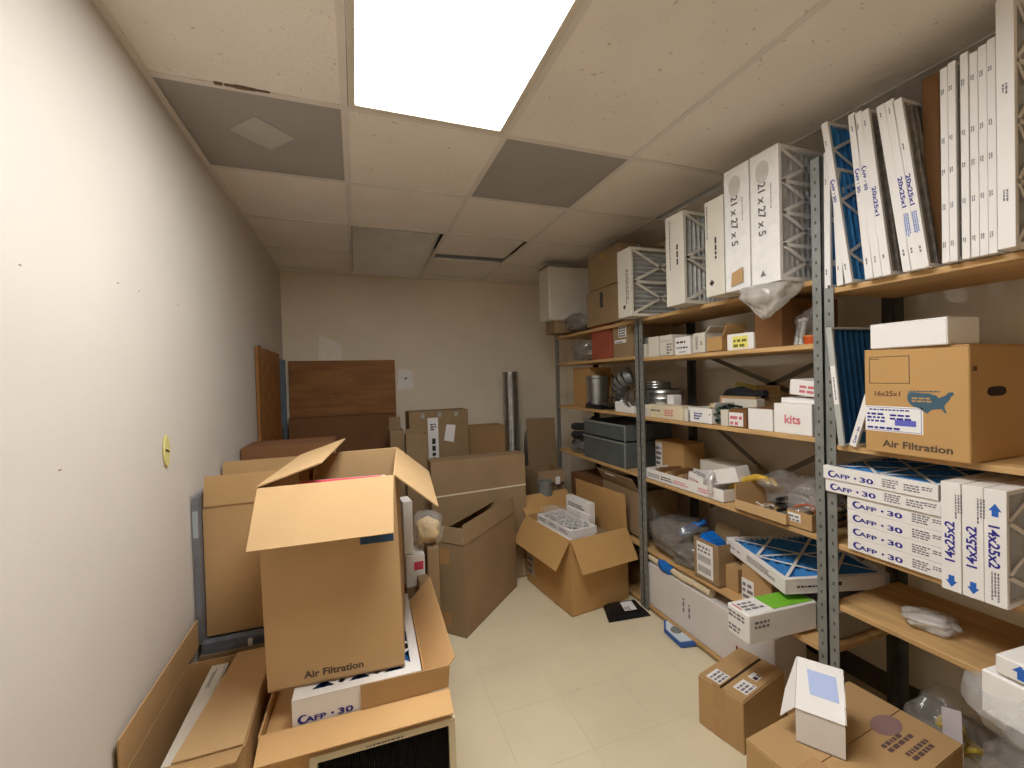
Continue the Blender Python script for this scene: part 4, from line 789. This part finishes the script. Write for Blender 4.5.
c = carton('open brown carton standing under the leaning cardboard sheet', (1.33, 3.12, .001), (.24, .26, .70), .05, CARD3, open=True, flaps={'F': (.10, -70)}); MB().box(.13, .17, -.06, -.055, .60, .66).build('torn_label', PAPER, c)
t = thing('short_pipe', 'short dull metal pipe standing on the floor behind the open filter carton', 'duct', (solveX(545, 3.03, .6), 3.03, .001)); MB().lathe([(.058, 0), (.06, 0), (.06, .63), (.064, .635), (.064, .65), (.057, .65), (.057, .01), (0, .01)], 24).build('pipe_wall', STEEL, t, smooth=True); MB().lathe([(.0605, .3), (.063, .305), (.0605, .31)], 24).build('rib', STEEL, t, smooth=True)
carton('low brown carton in front of the short metal pipe', (1.27, 2.88, .001), (.2, .05, .46), .03, CARD3)
carton('brown carton end on the floor below the far shelf bins', (1.67, 3.2, ZD+.012), (.42, .3, .26), -pi/2, CARDD)
c = carton('brown carton with a white strip under the far shelf bins', (1.69, 2.74, ZD+.012), (.44, .3, .30), -pi/2, CARD3, open=True, flaps={'F': (.1, 60)}); MB().slab((.1, -.04, .36), (.22, -.04, .36), (.22, -.046, .38), (.1, -.046, .38), .001).build('white_strip', PAPER, c)
bag('clear bag of parts below the bins behind the open filter carton', (1.74, 2.275, ZD+.015), (.12, .07, .2), 0, 81, FILMG, .3)
# flat strapped carton
pl, pr, tl = Vector((.44, 2.90, .001)), Vector((1.14, 2.90, .001)), .895
c = carton('large flat brown carton with a pale line standing behind the taped leaning carton', (.455, 2.90, .001), (.685, .16, .90), 0, CARD3, flaps={}); d = DIM[c.name]
MB().box(.0, .685, .001, .079, .896, .9).build('flap', CARD3, c); MB().box(.0, .685, .081, .159, .896, .9).build('flap', CARD3, c)
MB().slab((.0, -.0015, .655), (.685, -.0015, .672), (.685, -.0015, .682), (.0, -.0015, .665), .0015).build('pale_strap', mat('pale_strap', (226, 214, 190), .6), c)
panel(MB(), *on('F', d, .645, .012), .04, .12, .0006).build('lower_label', mat('faded_label', (196, 178, 150), .7), c)
# taped leaning carton
BO = Vector((.537, 2.338, .001)); bz = math.radians(43.7)
c = carton('brown carton with square tape patches standing diagonally in the aisle', BO, (.655, .255, .525), bz, CARD3, open=True, flaps={'F': (.11, 97), 'L': (.09, 97), 'B': (.11, 150)}, tape=[('L', .09, .40, .065, .09), ('L', .09, .04, .065, .08)]); d = DIM[c.name]
o = MB().box(0, .5, 0, .02, 0, .55).build('white_filter_edge', WHITE, None, bevel=.002); o.name = 'insulation_sheet'; place(o, BO+Matrix.Rotation(bz, 3, 'Z') @ Vector((.06, .09, .006)), bz); tag(o, 'white insulation sheet edge showing in the top of the diagonal taped carton', 'sheet')
o = MB().box(0, .5, 0, .09, 0, .50).build('packed_board', CARDD, None); place(o, BO+Matrix.Rotation(bz, 3, 'Z') @ Vector((.06, .13, .006)), bz); tag(o, 'dark packing board beside the white sheet in the diagonal taped carton', 'board')
# ================================================================ left side stack
LZ = math.radians(-1.5)
LO = Vector((-.292, 1.372, .001)); RL = Matrix.Rotation(LZ, 3, 'Z')
inL = lambda x, y, z: LO+RL @ Vector((x, y, z))
LW, LD, LH = .478, .62, .465
CARDB = mat('cardboard_bright', (214, 172, 118), .85, vary=.04, scale=3, bump=.05, bscale=140)
c = carton('large open carton at the base of the left pile with its flaps out', LO, (LW, LD, LH), LZ, CARDB, open=True, flaps={'R': (.125, 47)}); d = DIM[c.name]
MB().slab((.004, -.001, LH+.001), (LW+.064, -.001, LH+.001), (LW+.060, -.098, LH-.006), (.010, -.098, LH-.006), .004).build('flap', CARDB, c)
MB().slab((.275, .0055, LH+.001), (LW+.062, .0055, LH+.004), (LW+.068, .0035, LH+.074), (.275, .0035, LH+.078), .004).build('flap', CARD, c)
carton('brown carton packed inside the large base carton of the left pile', inL(.008, .03, .006), (LW-.02, LD-.04, .432), LZ, CARDB, flaps={})
f = air_filter('blue four inch filter lying flat beneath the tall open carton', inL(.086, .010, .439+.1), .372, .52, .098, rot=(-pi/2, 0, LZ), media=FBLUE, grid=('x', 3, 4), lip=.03, bw=.03)
brand_print(f, (.015, .072, 0), (1, 0, 0), -YV, .155); fmarks(f, (.19, .06, 0), (1, 0, 0), -YV, .05, .03, 3, INK, 3)
fm = MB(); f2 = on
# black filter under the front flap
t = thing('black_filter', 'black pleated filter in a cream frame standing below the front flap of the pile', 'air filter', inL(-0.0, -.085, 0)+Vector((.14, 0, 0)), LZ); w, h = .405, .43
MB().box(0, .02, 0, .045, 0, h).box(w-.02, w, 0, .045, 0, h).box(.02, w-.02, 0, .045, 0, .02).box(.02, w-.02, 0, .045, h-.02, h).build('frame', CREAM, t, bevel=.001)
b = MB(); n_ = 50; vs = []
for i in range(2*n_+1): x = .02+(w-.04)*i/(2*n_); y = .008 if i % 2 else .02; vs += [(x, y, .02), (x, y, h-.02)]
b.add(vs, [(2*i, 2*i+1, 2*i+3, 2*i+2) for i in range(2*n_)]).build('pleated_media', FBLACK, t); marks(MB(), Vector((.15, -.0004, h-.014)), (1, 0, 0), ZV, .12, .008, 1, 4).build('printed_text', INK, t)
MB().box(0, w, .045, .05, 0, h).build('back_board', CARD3, t)
# tall open carton on the filter
BG = Vector((-.264, 1.412, .542)); bgz = math.radians(-5.8); BW, BD, BH = .396, .58, .612
rb = Matrix.Rotation(bgz, 3, 'Z'); inB = lambda x, y, z: BG+rb @ Vector((x, y, z))
BG = Vector((-.276, 1.440, .541))
c = carton('tall open brown carton with spread flaps on top of the left pile', BG, (BW, BD, BH), bgz, rot=(0, -.02, bgz), m= CARD2, open=True, flaps={'F': (.19, -47), 'L': (.19, 163), 'R': (.178, -42), 'B': (.17, -60)}, bev=.003); d = DIM[c.name]
ctext(c, 'F', 'Air Filtration', .10, .022, .03, mat('grey_brown_ink', (84, 70, 56), .8), .172)
p, r, u = on('F', d, .282, .405, .0003); s = panel(MB(), p, r, u, .10, .105, .0007).build('printed_panel', mat('slate_navy', (40, 70, 96), .7), c); mb = MB(); marks(mb, p+r*.008+u*.045+Vector((0, -.0008, 0)), r, u, .04, .012, 1, 3); mb.build('printed_text', mat('pale_ink', (190, 190, 160), .7), s)
c2 = carton('carton with red and white stripes inside the tall open carton', inB(.08, .02, .20), (.27, .09, .405), bgz, mat('pinkish_card', (214, 190, 190), .6), flaps={}); d = DIM[c2.name]
panel(MB(), *on('T', d, .01, .004, -.003), .25, .028, .001).build('red_stripe', mat('pink_red', (212, 70, 90), .6), c2); panel(MB(), *on('T', d, .01, .05, -.003), .25, .025, .001).build('red_stripe', mat('pink_red', (212, 70, 90), .6), c2); p, r, u = on('T', d, .02, .01, -.0015); marks(MB(), p, r, u, .2, .014, 1, 2).build('printed_text', WHITE, c2)
carton('darker carton behind the striped one inside the tall open carton', inB(.02, .14, .01), (.33, .30, .44), bgz, CARDD)
# items between the tall carton and the diagonal carton
def by_px(label, x0, x1, yb, yt, Y, dep, m, rz=.05, **k):
    z0 = solveZ(yb, solveX(x0, Y, .8), Y); z1 = solveZ(yt, solveX(x0, Y, .8), Y); a, b_ = solveX(x0, Y, (z0+z1)/2), solveX(x1, Y, (z0+z1)/2)
    return carton(label, (a, Y, z0), (b_-a, dep, z1-z0), rz, m, flaps={}, **k)
zt_ = .50
carton('brown carton under the white packets beside the base carton', (.197, 2.10, .001), (.10, .12, .46), .04, CARD3)
c = by_px('lower white carton with a red mark behind the tall open carton', 405, 424, 578, 546, 2.10, .12, WHITE); c.location.z = .462; c.location.x = .197; d = DIM[c.name]; p, r, u = on('F', d, d[0]*.42, d[2]*.5, .0004); panel(MB(), p, r, u, d[0]*.5, d[2]*.26).build('red_mark', mat('pink_red', (212, 70, 90), .6), c)
zz = .462+d[2]+.002
c = carton('white packet carton standing on end behind the tall open carton', (.192, 2.11, zz), (.045, .10, .26), .1, WHITE, flaps={})
carton('narrow brown carton end behind the side flap of the base carton', (.245, 2.015, .001), (.05, .07, .52), .0, CARD3)
o = blob((.11, .10, .13), 91, .25, 4, False).build('wrapped_tan_part', mat('tan_foam', (206, 176, 126), .7), None, smooth='all'); q = atY(428, 531, 2.16); place(o, (q.x, q.y, q.z-.065)); tag(o, 'tan lump in clear film behind the right flap of the tall carton', 'wrapped part')
blob((.14, .12, .17), 92, .3, 4, False).build('clear_film', FILMC, o, smooth='all')
carton('brown carton under the tan wrapped lump', (.302, 2.11, .001), (.055, .12, q.z-.068), .0, CARD3)
# carton along the side wall
WO = Vector((-.582, 1.315, .001)); WW, WD, WH = .272, .465, .493
c = carton('open carton against the plain side wall with one flap up', WO, (WW, WD, WH), -.0, CARD, open=True, flaps={'F': (.06, 10)}); d = DIM[c.name]
MB().slab((.0, .004, WH+.001), (.0, WD+.10, WH+.001), (.0, WD+.10, WH+.103), (.0, .004, WH+.098), .004).build('flap', CARD, c)
MB().slab((WW-.165, .003, WH+.003), (WW-.004, .003, WH+.003), (WW-.004, WD-.004, WH+.003), (WW-.12, WD-.004, WH+.003), .004).build('flap', CARD2, c)
f = air_filter('white filter standing inside the open carton by the side wall', (WO.x+.075, WO.y+.02, .08), .05, .30, .50, media=FGREY, grid=None, lip=.012); f.location = (WO.x+.072, WO.y+.02, .014)
DIM[f.name] = (.05, .5, .30)
bpy.data.objects.remove([q for q in f.children if q.name.startswith('frame')][0]); bpy.data.objects.remove([q for q in f.children if q.name.startswith('pleated')][0])
MB().box(0, .006, 0, .44, 0, .458).box(.046, .052, 0, .44, 0, .458).box(.006, .046, 0, .012, 0, .458).box(.006, .046, .428, .44, 0, .458).box(.006, .046, .012, .428, .446, .458).build('frame', WHITE2, f, bevel=.001); MB().box(.008, .044, .014, .426, .004, .44).build('pleated_media', FGREY, f)
fmarks(f, (.048, .07, .458), YV, (-1, 0, 0), .13, .016, 1, DKINK, 3); fmarks(f, (.024, .32, .458), YV, (-1, 0, 0), .10, .012, 2, INK, 3)
# cartons receding along the side wall
carton('low carton supporting the plastic wrapped filter by the side wall', (-.585, 1.90, .001), (.36, .32, .445), 0, CARD3)
o = thing('wrapped_filter', 'flat plastic wrapped filter under the tall side wall carton', 'air filter', (-.575, 1.905, .448)); MB().box(0, .34, 0, .31, 0, .04).build('filter_frame', mat('dark_blue_board', (60, 74, 98), .5, vary=.3, scale=20), o, bevel=.002); MB().box(-.003, .343, -.003, .313, -.0, .044).build('clear_wrap', FILMC, o); MB().box(.15, .165, -.006, -.0032, .002, .03).build('white_tag', WHITE, o)
o = thing('wrapped_filter', 'upright plastic wrapped blue filter between the side wall and a tall carton', 'air filter', (XL+.003, 1.895, .494)); MB().box(.003, .020, .004, .30, 0, .55).build('filter_frame', mat('dark_blue_board', (60, 74, 98), .5, vary=.3, scale=20), o, bevel=.002); MB().box(0, .023, 0, .304, 0, .56).build('clear_wrap', FILM, o)
MB().box(.003, .020, .0032, .0042, .4, .5).build('pale_panel', mat('pale_blue_grey', (150, 170, 176), .5), o)
carton('tall carton with an upright flap nearest along the side wall', (-.566, 1.935, .494), (.38, .28, .503), 0, CARD, open=True, flaps={'F': (.115, 92), 'R': (.1, 85)})
carton('second tall carton along the side wall with a raised flap', (-.588, 2.27, .001), (.42, .30, 1.01), 0, CARD, open=True, flaps={'F': (.10, 95), 'R': (.1, 60)})
carton('dark third carton along the side wall below the standing plywood', (-.588, 2.62, .001), (.46, .30, 1.12), 0, mat('cardboard_dark', (128, 88, 56), .85, vary=.05))
w_ = bpy.data.worlds.new('world'); S.world = w_; w_.use_nodes = True; w_.node_tree.nodes['Background'].inputs[0].default_value = (.02, .02, .02, 1)
S.cycles.max_bounces = 10; S.cycles.diffuse_bounces = 8; S.cycles.transparent_max_bounces = 24; S.cycles.use_denoising = True
